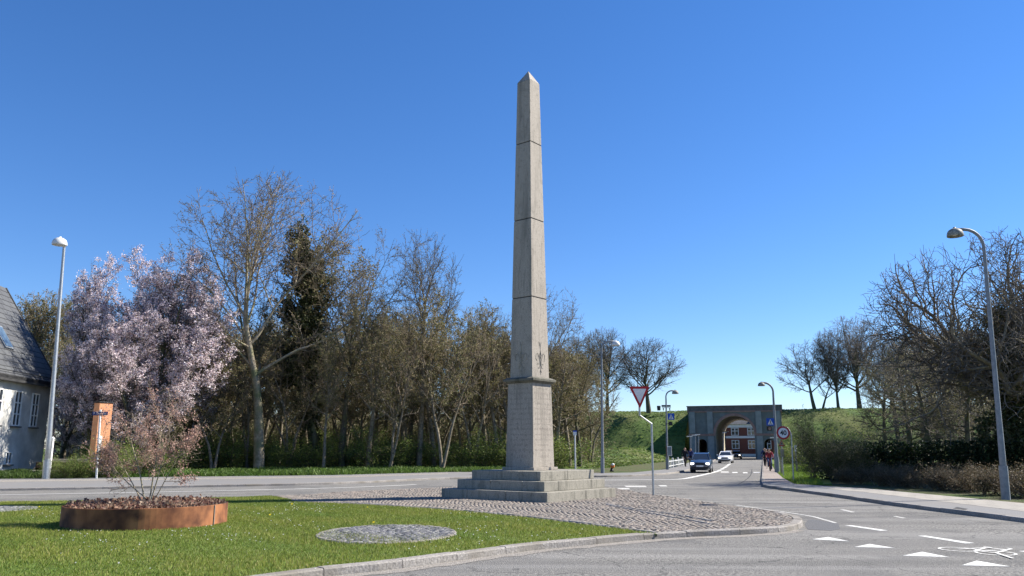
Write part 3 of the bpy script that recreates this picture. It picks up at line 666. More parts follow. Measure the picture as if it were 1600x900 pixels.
# ------------------------------------------------------------------ signs
def text_mesh(name, txt, size, m, parent, loc, bold=.0, rz=0, spacing=1):
    cu_ = bpy.data.curves.new('t', 'FONT'); cu_.body = txt; cu_.size = size; cu_.align_x = 'CENTER'; cu_.align_y = 'CENTER'; cu_.extrude = .002; cu_.offset = bold; cu_.space_character = spacing
    o = bpy.data.objects.new('t', cu_); COL.objects.link(o); dg = bpy.context.evaluated_depsgraph_get()
    me = bpy.data.meshes.new_from_object(o.evaluated_get(dg)); bpy.data.objects.remove(o)
    me.materials.clear(); me.materials.append(M[m]); q = bpy.data.objects.new(name, me); COL.objects.link(q); q.parent = parent
    q.location = loc; q.rotation_euler = (PI/2, 0, rz); return q
def polyplate(b, pts, y0, y1, mi=0): b.prism(pts, y0, y1, mi, T=lambda x, y, z: (x, z, y))
def rpoly(pts, r, n=4):      # round corners
    out = []; m = len(pts)
    for i in range(m):
        p, a, c = Vector(pts[i]), Vector(pts[i-1]), Vector(pts[(i+1) % m]); u, v = (a-p).normalized(), (c-p).normalized()
        for k in range(n+1):
            t = k/n; out.append(tuple((p+u*r)*(1-t)**2+p*2*t*(1-t)+(p+v*r)*t**2))
    return out
Y = 29.2; pb = A(1021, 776, Y); pb.z = ISL
t = thing('give_way_sign', 'red and white give-way triangle on a cranked pole beside the obelisk', 'road sign', tuple(pb))
c1 = A(1018, 662, Y)-pb; c2 = A(999.5, 649, Y)-pb; c3 = A(998.5, 606, Y)-pb
b = MB(); b.tube([(0, 0, -.05), c1, c2, c3], .038, 12); b.build('pole', 'galv', t)
w = A(1014.5, 606, Y).x-A(982.5, 606, Y).x; top = A(998, 604, Y).z-pb.z; bot = A(998, 638.5, Y).z-pb.z; cx = (A(1014.5, 606, Y).x+A(982.5, 606, Y).x)/2-pb.x
tri = rpoly([(cx-w/2, top), (cx+w/2, top), (cx, bot)], .05)
b = MB(); polyplate(b, tri, -.075, -.055); pl = b.build('sign_plate', 'signred', t)
k = .68; cz = top-(top-bot)*.36; tri2 = rpoly([(cx-w/2*.66, top-.115*w), (cx+w/2*.66, top-.115*w), (cx, bot+.235*w)], .03)
b = MB(); polyplate(b, tri2, -.081, -.0755); b.build('white_field', 'signwhite', pl)
# pedestrian crossing signs
def crossing(label, x0, x1, y0, y1, Y, sig=True):
    a, c = A(x0, y1, Y), A(x1, y0, Y); pb = Vector(((a.x+c.x)/2, Y-.12, a.z)); s = c.x-a.x; h = c.z-a.z
    t = thing('crossing_sign', label, 'road sign', tuple(pb), 0, 'blue pedestrian crossing signs')
    b = MB(); polyplate(b, rpoly([(-s/2, 0), (s/2, 0), (s/2, h), (-s/2, h)], .04), -.02, .0); pl = b.build('sign_plate', 'signblue', t)
    b = MB(); polyplate(b, [(-s*.36, h*.14), (s*.36, h*.14), (0, h*.88)], -.026, -.0205); b.build('white_triangle', 'signwhite', pl)
    b = MB(); polyplate(b, rpoly([(-s*.05, h*.6), (s*.05, h*.6), (s*.05, h*.68), (-s*.05, h*.68)], .01), -.03, -.0265)
    for q in ([(-s*.05, h*.58), (s*.05, h*.58), (s*.05, h*.38), (-s*.05, h*.38)], [(-s*.04, h*.38), (s*.02, h*.38), (-s*.1, h*.18), (-s*.16, h*.18)], [(0, h*.38), (s*.05, h*.38), (s*.15, h*.18), (s*.09, h*.18)]): polyplate(b, q, -.03, -.0265)
    b.build('walker_symbol', 'black', pl)
    b = MB(); b.box((0, .05, h/2), (s*.9, .1, .06)); b.build('bracket', 'signback', t)
    return t
crossing('blue pedestrian crossing sign on the lamp by the white fence', 1043, 1053, 646, 656, 65.8)
crossing('blue pedestrian crossing sign before the gate wall, above a dark signal lamp', 1197, 1208.5, 653.5, 665, 57.8)
p = A(1202.5, 669.5, 57.6); t = thing('signal_lamp', 'round dark warning signal hanging under the crossing sign', 'signal', tuple(p))
b = MB(); b.box((0, .1, 0), (.30, .2, .3)).tube([(0, .1, 0), (.3, .25, .05)], .02); b.build('housing', 'black', t, bevel=.05)
b = MB(); b.tube([(0, 0, 0), (0, -.03, 0)], .11, 16); b.build('lens', 'plaster_pink', t); b = MB(); b.tube([(-.14, -.01, .02), (-.1, -.12, .12), (0, -.16, .16), (.1, -.12, .12), (.14, -.01, .02)], .02, 5); b.build('visor', 'black', t)
p = A(1048, 653+9, 65.6); t = thing('signal_lamp', 'small dark warning signal under the crossing sign by the white fence', 'signal', tuple(p))
b = MB(); b.box((0, .1, 0), (.3, .2, .28)).box((-.25, .2, 0), (.3, .04, .04)); b.build('housing', 'black', t, bevel=.04); b = MB(); b.tube([(0, 0, 0), (0, -.03, 0)], .1, 14); b.build('lens', 'tar', t)
p = A(1045.5, 711.5, 65.7); pz = A(1045.5, 705, 65.7); t = thing('meter_box', 'pale grey cabinet strapped low on the lamp pole by the white fence', 'cabinet', (p.x, p.y-.1, p.z))
b = MB(); b.box((0, 0, .33), (.36, .28, .75)); b.build('cabinet_body', 'lamppale', t, bevel=.02); b = MB(); b.box((.01, -.15, .33), (.28, .02, .65)); b.build('door', 'plaster_lt', t)
b = MB(); b.box((-.2, .02, .33), (.03, .3, .8)); b.build('side_panel', 'plaster_pink', t)
# 40 sign
Y = 50; pb = A(1240, 752, 44); pb.z = .03; Y = 44
t = thing('speed_sign', 'round red-rimmed 40 speed limit sign on a hooped pole in the grass', 'road sign', tuple(pb))
q1 = A(1236.5, 681, Y)-pb; q2 = A(1223.5, 668, Y)-pb; pts = [(0, 0, -.05), q1]
for k in range(1, 9):
    a = PI*k/9; pts.append(Vector((q2.x+ (q1.x-q2.x)*math.cos(a*.5*1.2), .04, q1.z+(A(1223, 666.5, Y).z-pb.z-q1.z)*math.sin(min(PI/2, a*.6)))))
b = MB(); b.tube(pts, .035, 10); b.build('pole', 'galv', t)
cs = A(1223, 676.3, Y)-pb; rr_ = (A(1233, 676, Y).x-A(1212.3, 676, Y).x)/2
def disc(b, c, r, y0, y1, n=36): polyplate(b, [(c.x+r*math.cos(2*PI*k/n), c.z+r*math.sin(2*PI*k/n)) for k in range(n)], y0, y1)
b = MB(); disc(b, cs, rr_, -.09, -.06); pl = b.build('sign_plate', 'signred', t)
b = MB(); disc(b, cs, rr_*.74, -.096, -.0905); b.build('white_field', 'signwhite', pl)
text_mesh('number_40', '40', rr_*.98, 'black', pl, (cs.x, -.099, cs.z-.01), bold=.009)
# warning sign
Y = 50; pb = A(1224, 741, Y); pb.z = .03
t = thing('warning_sign', 'small red-edged warning triangle on its own post behind the 40 sign', 'road sign', tuple(pb))
zt_ = A(1223, 697, Y).z-pb.z; b = MB(); b.tube([(0, 0, -.05), (0, 0, zt_+.3)], .035, 10); b.build('post', 'galv', t)
s = A(1228.5, 690, Y).x-A(1218.5, 690, Y).x; b = MB(); polyplate(b, rpoly([(-s/2, zt_), (s/2, zt_), (0, zt_+s*.9)], .03), -.06, -.04); pl = b.build('sign_plate', 'signred', t)
b = MB(); polyplate(b, [(-s*.33, zt_+.06), (s*.33, zt_+.06), (0, zt_+s*.72)], -.066, -.0605); b.build('pale_field', 'wood', pl)
b = MB(); polyplate(b, [(-s*.08, zt_+.12), (s*.08, zt_+.12), (s*.05, zt_+s*.5), (-s*.05, zt_+s*.5)], -.07, -.0665); b.build('symbol', 'black', pl)
b = MB(); b.box((0, -.05, zt_-.42), (s*.55, .02, .5)); b.build('lower_plate', 'wood', t)
# street name sign
Y = 46; pb = A(151.5, 739, Y); pb.z = .1-.1; tp = A(157, 640, Y)
t = thing('street_name_sign', 'dark blue street name board on a leaning grey post before the orange brick shed', 'street sign', tuple(pb))
b = MB(); b.tube([(0, 0, -.05), tp-pb], .06, 10); b.build('post', 'lamppale', t)
a, c = A(145, 649, Y)-pb, A(170, 643.3, Y)-pb; b = MB(); b.box(((a.x+c.x)/2, -.09, (a.z+c.z)/2), (c.x-a.x, .03, c.z-a.z)); pl = b.build('name_board', 'navy', t, bevel=.01)
text_mesh('street_name', 'P. Dollsvej', (c.z-a.z)*.82, 'signwhite', pl, ((a.x+c.x)/2, -.108, (a.z+c.z)/2), spacing=1.02)
# thin post behind the obelisk
Y = 62; pb = A(899, 731, Y); pb.z = 0
t = thing('marker_post', 'slim pale post with a blue-topped plate at the bank foot, behind the obelisk steps', 'sign post', tuple(pb))
hz = A(899, 675, Y).z; b = MB(); b.tube([(0, 0, -.05), (0, 0, hz)], .06, 8); b.build('post', 'lamppale', t)
b = MB(); b.box((0, -.08, hz-.12), (.26, .04, .26)); b.build('small_plate', 'signwhite', t); b = MB(); b.box((0, -.08, hz+.06), (.3, .05, .1)); b.build('blue_top', 'signblue', t)
# small object by the bank
Y = 60; pb = A(956, 739.5, Y); pb.z = .1
t = thing('garden_figure', 'small white and orange figure on a dark foot at the pavement edge by the bank', 'figurine', tuple(pb))
b = MB(); b.lathe([(.001, 0), (.17, .0), (.12, .1), (.07, .25), (.001, .28)], n=10); b.build('foot', 'black', t, smooth=True)
b = MB(); b.lathe([(.001, .22), (.13, .28), (.17, .4), (.12, .5), (.001, .52)], (.06, 0, 0), n=10); b.build('body', 'orange', t, smooth=True)
b = MB(); b.lathe([(.001, .42), (.13, .46), (.11, .56), (.001, .6)], (.08, -.05, 0), n=10); b.build('head', 'whitepaint', t, smooth=True)

# white fence left of the gate
t = thing('white_fence', 'low white paling fence beside the pavement left of the gate', 'fence', tuple(G(1041, 735.5)))
f0 = G(1042, 734); f1 = G(1070, 727.5); org = t.location.copy(); n = 15
for k in range(n):
    p = f0.lerp(f1, k/(n-1))-org; p.z = 0; b = MB(); b.tube([p, p+Vector((0, 0, .78 if k % 4 else .95))], .045 if k % 4 else .08, 6); b.build('paling' if k % 4 else 'fence_post', 'lamppale', t)
for z in (.25, .65):
    p, q = f0-org, f1-org; p.z = q.z = z; b = MB(); b.tube([p, q], .045, 6); b.build('rail', 'lamppale', t)
# bench and bin on the rampart crest
bp_ = A(1041.5, 641, 151); 
t = thing('bench', 'small dark bench on the rampart crest against the sky', 'bench', (bp_.x, bp_.y, CREST-.05))
b = MB(); b.box((0, 0, .5), (1.6, .45, .08)); b.build('seat', 'tar', t); b = MB(); b.box((0, .3, .85), (1.7, .08, .35)); b.build('backrest', 'tar', t)
for s in (-.6, .6): b = MB(); b.box((s, 0, .23), (.1, .4, .5)); b.build('leg', 'plaster_dk', t)
bp_ = A(1029.5, 641, 151); b = MB(); b.lathe([(.001, 0), (.3, 0), (.36, .8), (.3, .86), (.001, .86)], n=12); o = b.build('litter_bin', 'tar', smooth=False); o.location = (bp_.x, bp_.y, CREST-.05); tag(o, 'dark tapered litter bin left of the bench on the rampart crest', 'bin')

# ------------------------------------------------------------------ white house at the left
hx0, hx1 = Vector((-31.9, 38, 0)), Vector((-34.6, 60.3, 0))
hd = (hx1-hx0).normalized(); ha = math.atan2(hd.y, hd.x); HL = (hx1-hx0).length
# local x along the wall (away from camera), local y = left of it (into the house)
h = thing('white_house', 'whitewashed house with steep slate roof at the left edge', 'house', tuple(hx0), ha)
EZ = 6.95; DPT = 8.4; RH = 6.6
b = MB(); b.prism([(0, 0), (HL, 0), (HL, DPT), (0, DPT)], -.1, EZ)
for x in (0, HL): b.add([(x, 0, EZ), (x, DPT, EZ), (x, DPT/2, EZ+RH)], [(0, 1, 2)])
b.build('wall', 'whitewash', h)
b = MB(); ov = .45; th = .14; sl_ = RH/(DPT/2)
for s in (0, 1):
    yy = lambda y: y if s == 0 else DPT-y
    vs = [(-.3, yy(-ov), EZ-ov*sl_), (HL+.3, yy(-ov), EZ-ov*sl_), (HL+.3, DPT/2, EZ+RH), (-.3, DPT/2, EZ+RH)]
    vs += [(x, y, z+th*1.9) for x, y, z in vs]; b.add(vs, [(0, 1, 2, 3), (4, 7, 6, 5), (0, 4, 5, 1), (1, 5, 6, 2), (2, 6, 7, 3), (3, 7, 4, 0)])
rf = b.build('roof', 'slate', h)
b = MB(); b.box((HL/2, -ov-.05, EZ-ov*sl_-.02), (HL+.6, .14, .16)).box((HL/2, -.2, EZ-.5), (HL+.4, .5, .25)).box((HL/2, -.1, EZ-.25), (HL+.4, .3, .4)); b.build('eaves', 'tar', h)
b = MB(); 
p0, p1 = Vector((HL+.33, -ov, EZ-ov*sl_+.2)), Vector((HL+.33, DPT/2, EZ+RH+.25)); b.tube([p0, p1], .09, 6); b.build('verge_board', 'tar', rf)
# skylight
sc = Vector((17.3, 1.3, EZ+1.3*sl_+.34)); ang = math.atan(sl_); Rm = Matrix.Rotation(ang, 3, 'X')
b = MB(); b.box(sc, (1.2, 1.9, .12), rot=Rm); sk_ = b.build('skylight', 'lampgrey', rf); b = MB(); b.box(sc+Rm@Vector((0, 0, .07)), (1.0, 1.65, .03), rot=Rm); b.build('pane', 'skyglass', sk_)
def hwin(x, z0, z1, w=.95):
    b = MB()
    for dx in (-w/2, 0, w/2): b.box((x+dx, -.03, (z0+z1)/2), (.09, .1, z1-z0))
    n = 4 if z1-z0 > 1.2 else 2
    for k in range(n): b.box((x, -.035, z0+(z1-z0)*k/(n-1)), (w+.1, .1, .08))
    f = b.build('window', 'whitepaint', h); b = MB(); b.box((x, .0, (z0+z1)/2), (w-.04, .04, z1-z0-.04)); b.build('pane', 'glass', f)
    b = MB(); b.box((x, -.1, z0-.1), (w+.3, .2, .09)); b.build('sill', 'plaster_dk', f)
for x in (9.3, 12.0, 14.9, 17.6, 20.2): hwin(x, 3.3, 5.6); 
for x in (10.2, 13.6, 17.2): hwin(x, .75, 1.5, .8)
# stone steps and brick shed
p = A(95, 722, 52); t = thing('stone_steps', 'low mossy stone steps beside the white house', 'steps', (p.x, 52, 0))
for k in range(5): b = MB(); b.box((0, k*.45, .32+.17*k), (3.6, .5, .15)); b.build('step', 'wood', t, bevel=.02)
b = MB(); b.box((0, 1.2, .45), (3.4, 2.0, .9)); b.build('step_base', 'soil', t)
p = A(84.5, 700, 51); b = MB(); b.box((0, 0, .55), (.16, .16, 2.1)).frustum((0, 0), .22, .05, 1.6, 1.72); o = b.build('white_post', 'whitepaint'); o.location = (p.x, 50.7, .75); tag(o, 'short white post at the corner of the white house steps', 'post')
cr = A(149, 700, 49.5); cr.z = 0; sh = thing('brick_shed', 'small orange brick shed behind the street name sign', 'shed', tuple(cr), 1.0)
b = MB(); hgt = A(150, 629, 49.5).z; b.box((.42, .3, hgt/2-.02), (.84, .6, hgt)); b.build('wall', 'orangebrick', sh)
b = MB(); b.box((.42, .3, hgt+.04), (.95, .7, .08)); b.build('roof', 'tar', sh, bevel=.02); b = MB(); b.box((.25, -.03, 1.3), (.16, .06, 2.4)); b.build('door', 'whitepaint', sh)

# ------------------------------------------------------------------ corten planter
pc = G(230, 829, ISL); pc.y += 1.55; pc.x = (A(107, 800, pc.y).x+A(353, 800, pc.y).x)/2; PR = (A(353, 800, pc.y).x-A(107, 800, pc.y).x)/2*.965
pl_ = thing('planter', 'round rusty steel planter ring filled with soil on the lawn', 'planter', (pc.x, pc.y, ISL))
b = MB(); b.lathe([(PR, -.04), (PR, .42), (PR-.012, .425), (PR-.012, -.04)], n=96); b.build('steel_ring', 'corten', pl_, smooth=False)
b = MB(); b.lathe([(PR-.01, .36), (PR*.8, .40), (PR*.4, .46), (.001, .48)], n=48); b.build('soil', 'soil', pl_, smooth=True)
for a in (-.25, 2.2): b = MB(); b.box((math.cos(a)*(PR+.004), math.sin(a)*(PR+.004), .2), (.03, .02, .44), rz=a); b.build('weld_seam', 'carved', pl_)

# ------------------------------------------------------------------ vegetation generators
def quads_at(P, size, R, flat=0.0, aspect=.7):
    N = len(P); a = R.normal(size=(N, 3)); a /= np.linalg.norm(a, axis=1)[:, None]; c = R.normal(size=(N, 3))
    b_ = np.cross(a, c); b_ /= np.linalg.norm(b_, axis=1)[:, None]; s = (size*R.uniform(.6, 1.3, N))[:, None]
    a = a*s; b_ = b_*s*aspect
    V = np.stack([P-a*.5, P-b_*.5+a*.1, P+a*.5, P+b_*.5+a*.1], 1).reshape(-1, 3); F = np.arange(N*4).reshape(-1, 4); return V, F
def tints(N, cols, R, lo=.6, hi=1.3):
    c = np.array(cols)[R.randint(0, len(cols), N)]; return c*R.uniform(lo, hi, N)[:, None]
def grow(seed, spec):
    R = random.Random(seed); out = []; tips = []; env = spec.get('env')
    def exitd(q, d):
        zc, Rx, Rz = env; o = Vector((q.x/Rx, q.y/Rx, (q.z-zc)/Rz)); e = Vector((d.x/Rx, d.y/Rx, d.z/Rz))
        a_, b_, c_ = e.dot(e), o.dot(e), o.dot(o)-1; disc_ = b_*b_-a_*c_
        return 0 if disc_ < 0 else max(0, (-b_+math.sqrt(disc_))/a_)
    def br(p, d, L, r, lv):
        ns = max(3, min(12, int(L/spec['seg'][lv]))); pts = [p.copy()]; rad = [r]; e = spec['end'][lv]; wg = spec['wig'][lv]; tr = spec['trop'][lv]
        for i in range(ns):
            d = (d+Vector((R.gauss(0, wg), R.gauss(0, wg), R.gauss(0, wg)))+Vector((0, 0, tr))).normalized()
            p = p+d*(L/ns); pts.append(p.copy()); rad.append(r*(1-(1-e)*(i+1)/ns))
        out.append((pts, rad, lv))
        if lv >= spec['levels']-1:
            tips.extend(pts[1:]); return
        n = spec['n'][lv]; t0 = spec['t0'][lv]; az = R.uniform(0, 6.28)
        n = max(1, int(n*R.uniform(.8, 1.2)+.5))
        for k in range(n):
            t = t0+(1-t0)*((k+R.random())/n); f = t*ns; i = min(ns-1, int(f)); q = pts[i].lerp(pts[i+1], f-i); dd = (pts[i+1]-pts[i]).normalized()
            az += 2.4+R.uniform(-.5, .5); o = dd.orthogonal().normalized(); o = Matrix.Rotation(az, 3, dd)@o
            an = math.radians(R.gauss(spec['ang'][lv], spec['ang'][lv]*.22))*((1.5-.95*(t-t0)/(1-t0+1e-6)) if lv == 0 and spec.get('round', True) else 1); cd = (dd*math.cos(an)+o*math.sin(an)).normalized()
            cl = L*spec['len'][lv]*R.uniform(.7, 1.2)*(1-spec.get('taper', .45)*(t-t0)/(1-t0+1e-6)) if lv or spec.get('t1', 1) else L*spec['len'][lv]
            if env:
                ex = exitd(q, cd)
                if lv == 0: cl = ex*R.uniform(.8, 1.02) if ex > 0 else 0
                else: cl = min(cl, ex*R.uniform(.65, 1.05))
                if cl < .22: continue
            cr = max(spec['rmin'], rad[i]*spec['rr'][lv]*(min(1, .55+cl/(spec['R']*1.2)) if env and lv == 0 else 1)); br(q, cd, cl, cr, lv+1)
        if spec.get('leader', True) and (lv or env):
            ll = min(L*.5, exitd(pts[-1], d)) if env else L*.5
            if ll > .2: br(pts[-1], d, ll, max(spec['rmin'], rad[-1]), lv+1)
    for (p, d, L, r) in spec['stems']: br(Vector(p), Vector(d).normalized(), L, r, 0)
    return out, tips
def tubes_np(lines, sides):
    P, D, Rr, ok = [], [], [], []
    for pts, rad, lv in lines:
        a = np.array([tuple(p) for p in pts]); g_ = np.gradient(a, axis=0); P.append(a); D.append(g_); Rr += list(rad); ok += [1]*(len(pts)-1)+[0]
    P = np.concatenate(P); D = np.concatenate(D); D /= np.linalg.norm(D, axis=1)[:, None]+1e-9; Rr = np.array(Rr); ok = np.array(ok, bool)
    A_ = np.cross(D, np.array([.35, .83, .43])); A_ /= np.linalg.norm(A_, axis=1)[:, None]+1e-9; B_ = np.cross(D, A_)
    V = np.zeros((len(P), sides, 3))
    for k in range(sides):
        t = 2*PI*k/sides; V[:, k] = P+(A_*math.cos(t)+B_*math.sin(t))*Rr[:, None]
    i = np.nonzero(ok)[0]; F = np.concatenate([np.stack([i*sides+k, i*sides+(k+1) % sides, (i+1)*sides+(k+1) % sides, (i+1)*sides+k], 1) for k in range(sides)])
    return V.reshape(-1, 3), F
def env_tree(H, R, base=.3, tl=.8, n=(16, 9, 7, 4), ang=(50, 44, 46, 48), ln=(1, .42, .45, .45), trunk=.25, t0=.3, wig=(.04, .09, .13, .17, .2), trop=(.01, .05, .04, .02, .01), rr=(.5, .55, .6, .62), rmin=.015, taper=.4, lean=(0, 0), stems=None, gn=0):
    zb = H*base; zc = (H+zb)/2; f = H/14
    return dict(seg=(1.0, .8, .55, .4, .3), end=(.3, .3, .35, .45, .6), wig=wig, trop=trop, n=n, t0=(t0, .18, .12, .1), ang=ang, len=ln, rr=rr, rmin=rmin, levels=5, taper=taper, R=R, env=(zc, R*1.04, (H-zb)/2),
                stems=stems or [((0, 0, -.2), (lean[0], lean[1], 1), H*tl, trunk)])
def make_tree(name, label, cat, seed, spec, barkm, twigm, leaf=None, group=None, tlev=1):
    """returns root Empty with trunk + crown (+ blossom/leaves); built at unit placement, origin at base"""
    out, tips = grow(seed, spec); t = thing(name, label, cat, (0, 0, 0), 0, group)
    tr = [l for l in out if l[2] < tlev]; cr = [l for l in out if l[2] >= tlev]
    V, F = tubes_np(tr, 8); npmesh('trunk', V, F, [barkm], parent=t, smooth=True)
    big = [l for l in cr if l[1][0] > .045]; sm = [l for l in cr if l[1][0] <= .045]
    parts = []
    if big: parts.append((*tubes_np(big, 5), 0))
    if sm: parts.append((*tubes_np(sm, 3), 1))
    Vs, Fs, mi, off = [], [], [], 0
    for V, F, m in parts: Vs.append(V); Fs.append(F+off); mi.append(np.full(len(F), m)); off += len(V)
    tint = None; mats = [barkm, twigm]
    if leaf:
        Rn = np.random.RandomState(seed); T = np.array([tuple(p) for p in tips])
        if leaf.get('clump'):
            f_ = leaf['clump']; nz = np.sin(T[:, 0]*f_+1)*np.sin(T[:, 1]*f_*.9+2)+np.sin(T[:, 2]*f_*1.1+.5)*np.sin(T[:, 0]*f_*.7+T[:, 1]*f_*.6)+.5*np.sin(T[:, 0]*f_*2.3+T[:, 2]*f_*1.9); T = T[nz > leaf.get('cut', 0)]
        idx = Rn.randint(0, len(T), leaf['n']); P = T[idx]+Rn.normal(0, leaf.get('spread', .12), (leaf['n'], 3))
        lv, lf = quads_at(P, leaf['size'], Rn); tn = tints(len(lf), leaf['cols'], Rn)
        if leaf.get('own'):
            npmesh(leaf['own'], lv, lf, ['leafmix'], parent=t, tint=tn)
        else:
            Vs.append(lv); Fs.append(lf+off); mi.append(np.full(len(lf), 2)); mats.append('leafmix'); nf = sum(len(x) for x in Fs[:-1]); tint = np.concatenate([np.zeros((nf, 3)), tn])
    npmesh('crown', np.concatenate(Vs), np.concatenate(Fs), mats, np.concatenate(mi), parent=t, tint=tint)
    zmax = float(np.percentile([p.z for p in tips], 99.9)); t['_h'] = zmax; hr_ = np.array([(p.x, p.y) for p in tips]); t['_r'] = float(np.percentile(np.hypot(hr_[:, 0], hr_[:, 1]), 92)); return t
def place(t, x, y, z=0, h=None, rz=0, wide=1.0, R=None, label=None, group=None):
    s = h/t['_h'] if h else 1; w = R/t['_r'] if R else s*wide; t.location = (x, y, z); t.rotation_euler = (0, 0, rz); t.scale = (w, w, s)
    if label: t['label'] = label
    if group: t['group'] = group
    return t
def dup(t, *a, **k):
    c = copy_tree(t); 
    if 'group' in c and not k.get('group'): pass
    return place(c, *a, **k)
def spec_tall(H, n=(13, 8, 6, 4), ang=(48, 42, 45, 45), ln=(.42, .5, .5, .5), trunk=.22, t0=.3, wig=(.05, .1, .14, .16, .2), trop=(.02, .06, .05, .03, .02), levels=5, stems=None, rmin=.010, rr=(.5, .55, .6, .6), taper=.45):
    return dict(seg=(1.2, .9, .6, .4, .3), end=(.25, .25, .35, .5, .6), wig=wig, trop=trop, n=n, t0=(t0, .2, .15, .15), ang=ang, len=ln, rr=rr, rmin=rmin, levels=levels, taper=taper,
                stems=stems or [((0, 0, -.2), (0, 0, 1), H, trunk)])
budc = [(.22, .20, .08), (.18, .155, .08), (.26, .21, .12), (.16, .165, .06)]
budl = lambda n, s=.09: dict(n=n, size=s, cols=budc, spread=.1)

# master trees --------------------------------------------------------------
R = random.Random(21)
big = make_tree('bare_tree', 'tallest pale-barked bare tree rising above the blossom, left part of the wood', 'tree', 5, env_tree(24.5, 7.6, base=.36, tl=.55, n=(13, 11, 8, 4), ang=(46, 42, 45, 48), trunk=.42, t0=.45, rmin=.018), 'bark_pale', 'twig_pale', budl(9000, .1))
p = G(404, 736); place(big, p.x, p.y, 0, A(404, 280, p.y).z, rz=1.0, R=7.0)
fan = make_tree('bare_tree', 'slender upright bare tree with a fan of fine twigs, left of the obelisk', 'tree', 8, env_tree(19.5, 3.6, base=.42, tl=.7, n=(16, 10, 7, 4), ang=(38, 36, 42, 45), trunk=.27, t0=.45, rmin=.016), 'bark_mid', 'twig_mid', budl(5000, .08))
p = G(655, 735); place(fan, p.x, p.y, 0, A(655, 358, p.y).z, rz=.4, R=3.0)
spread = make_tree('bare_tree', 'wide bare tree with long arching limbs right of the ivy tree', 'tree', 14, env_tree(20, 6.2, base=.25, tl=.5, n=(12, 10, 8, 4), ang=(55, 42, 45, 48), trunk=.32, t0=.4, rmin=.016, wig=(.07, .09, .13, .17, .2), trop=(.0, .03, .02, .01, 0)), 'bark_dark', 'twig_mid', budl(7000, .1))
p = G(535, 735); place(spread, p.x, p.y, 0, A(560, 350, p.y).z, rz=2.2, R=5.0)
thin = make_tree('bare_tree', 'thin bare tree crowded in the depth of the wood behind the front row', 'tree', 31, env_tree(14, 3.0, base=.28, tl=.75, n=(15, 9, 7, 3), ang=(42, 42, 45, 48), trunk=.21, t0=.3, rmin=.017), 'bark_mid', 'twig_pale', budl(9500, .115))
thin2 = make_tree('bare_tree', 'thin bare tree crowded in the depth of the wood behind the front row', 'tree', 33, env_tree(13.5, 3.3, base=.25, n=(10, 8, 6, 3), ang=(44, 42, 45, 48), t0=.3, rmin=.017, wig=(.08, .11, .15, .18, .2), stems=[((0, 0, -.2), (.14, 0, 1), 9, .15), ((.3, .2, -.2), (-.25, .1, 1), 8, .15)]), 'bark_mid', 'twig_pale', budl(9000, .115))
GW_ = 'thin trees filling the depth of the wood'
LW_ = 'thin bare tree crowded in the depth of the wood behind the front row'
k = 0
for row, (Yr, n, top) in enumerate(((72, 14, 515), (77, 15, 505), (83, 16, 500), (90, 18, 492))):
    for i in range(n):
        px = 130+(i+R.uniform(-.35, .35)+.5*(row % 2))*(800/n); Y = Yr+R.uniform(-3, 3); ty = top+R.uniform(-12, 30)+ (18 if px > 780 else 0)+(25 if px > 860 else 0)
        q = A(px, ty, Y); src = (thin, thin2)[R.random() < .45]
        dup(src, q.x, Y, 0, h=q.z, rz=R.uniform(0, 6.28), R=R.uniform(2.4, 3.4), label=LW_, group=GW_)
place(thin, A(300, 700, 84).x, 84, 0, 14.5, R=3, label=LW_, group=GW_); place(thin2, A(760, 700, 83).x, 83, 0, 13.5, R=3, label=LW_, group=GW_)
for i, (px, by, ty, src, wd, rz, lab) in enumerate((
    (384, 733, 470, thin2, 2.0, .3, 'crooked pale sapling leaning beside the tallest bare tree'),
    (452, 733, 500, thin2, 2.2, 2.0, 'forked leaning tree between the tallest bare tree and the ivy tree'),
    (505, 735, 520, thin, 1.6, 1.1, 'slim straight sapling at the foot of the ivy tree'),
    (575, 734, 470, thin, 2.8, 5.0, 'narrow bare tree right of the wide arching one'),
    (612, 735, 500, thin2, 2.3, 3.2, 'low forked tree left of the slender fan-shaped tree'),
    (690, 735, 455, thin2, 2.8, 4.1, 'bare tree just right of the slender fan-shaped tree'),
    (742, 733, 470, thin2, 2.6, .9, 'twin-stemmed leaning tree just left of the obelisk pedestal'),
    (780, 732, 480, fan, 2.5, 2.6, 'bare tree half hidden behind the obelisk shaft'),
    (868, 731, 448, fan, 2.6, 1.9, 'bare tree whose top shows immediately right of the obelisk'),
    (905, 729, 520, spread, 4.2, 4.4, 'dark spreading tree at the right end of the wood, beside the bank'),
    (330, 735, 540, thin2, 2.3, 4.9, 'low bare tree below the blossom, right of the planter shrub'),
    (640, 731, 480, spread, 3.0, 1.2, 'bushy branching tree behind the slender fan-shaped tree'))):
    q = G(px, by+2); q2 = A(px, ty, q.y); dup(src, q.x, q.y, 0, h=q2.z, rz=rz, R=wd, label=lab, group='bare trees along the front of the wood')
# far olive trees behind the house
for i, (px, ty) in enumerate(((30, 480), (55, 462), (82, 458), (108, 462), (132, 470), (5, 500))):
    q = A(px, ty, 96+3*(i % 2)); dup(thin, q.x, q.y, 0, h=q.z, rz=i*1.3, R=3.6, label='pale olive tree behind the slate roof of the white house, '+('second from the left', 'third from the left', 'fourth from the left', 'fifth from the left', 'rightmost, beside the blossom', 'leftmost')[i], group='trees behind the white house')

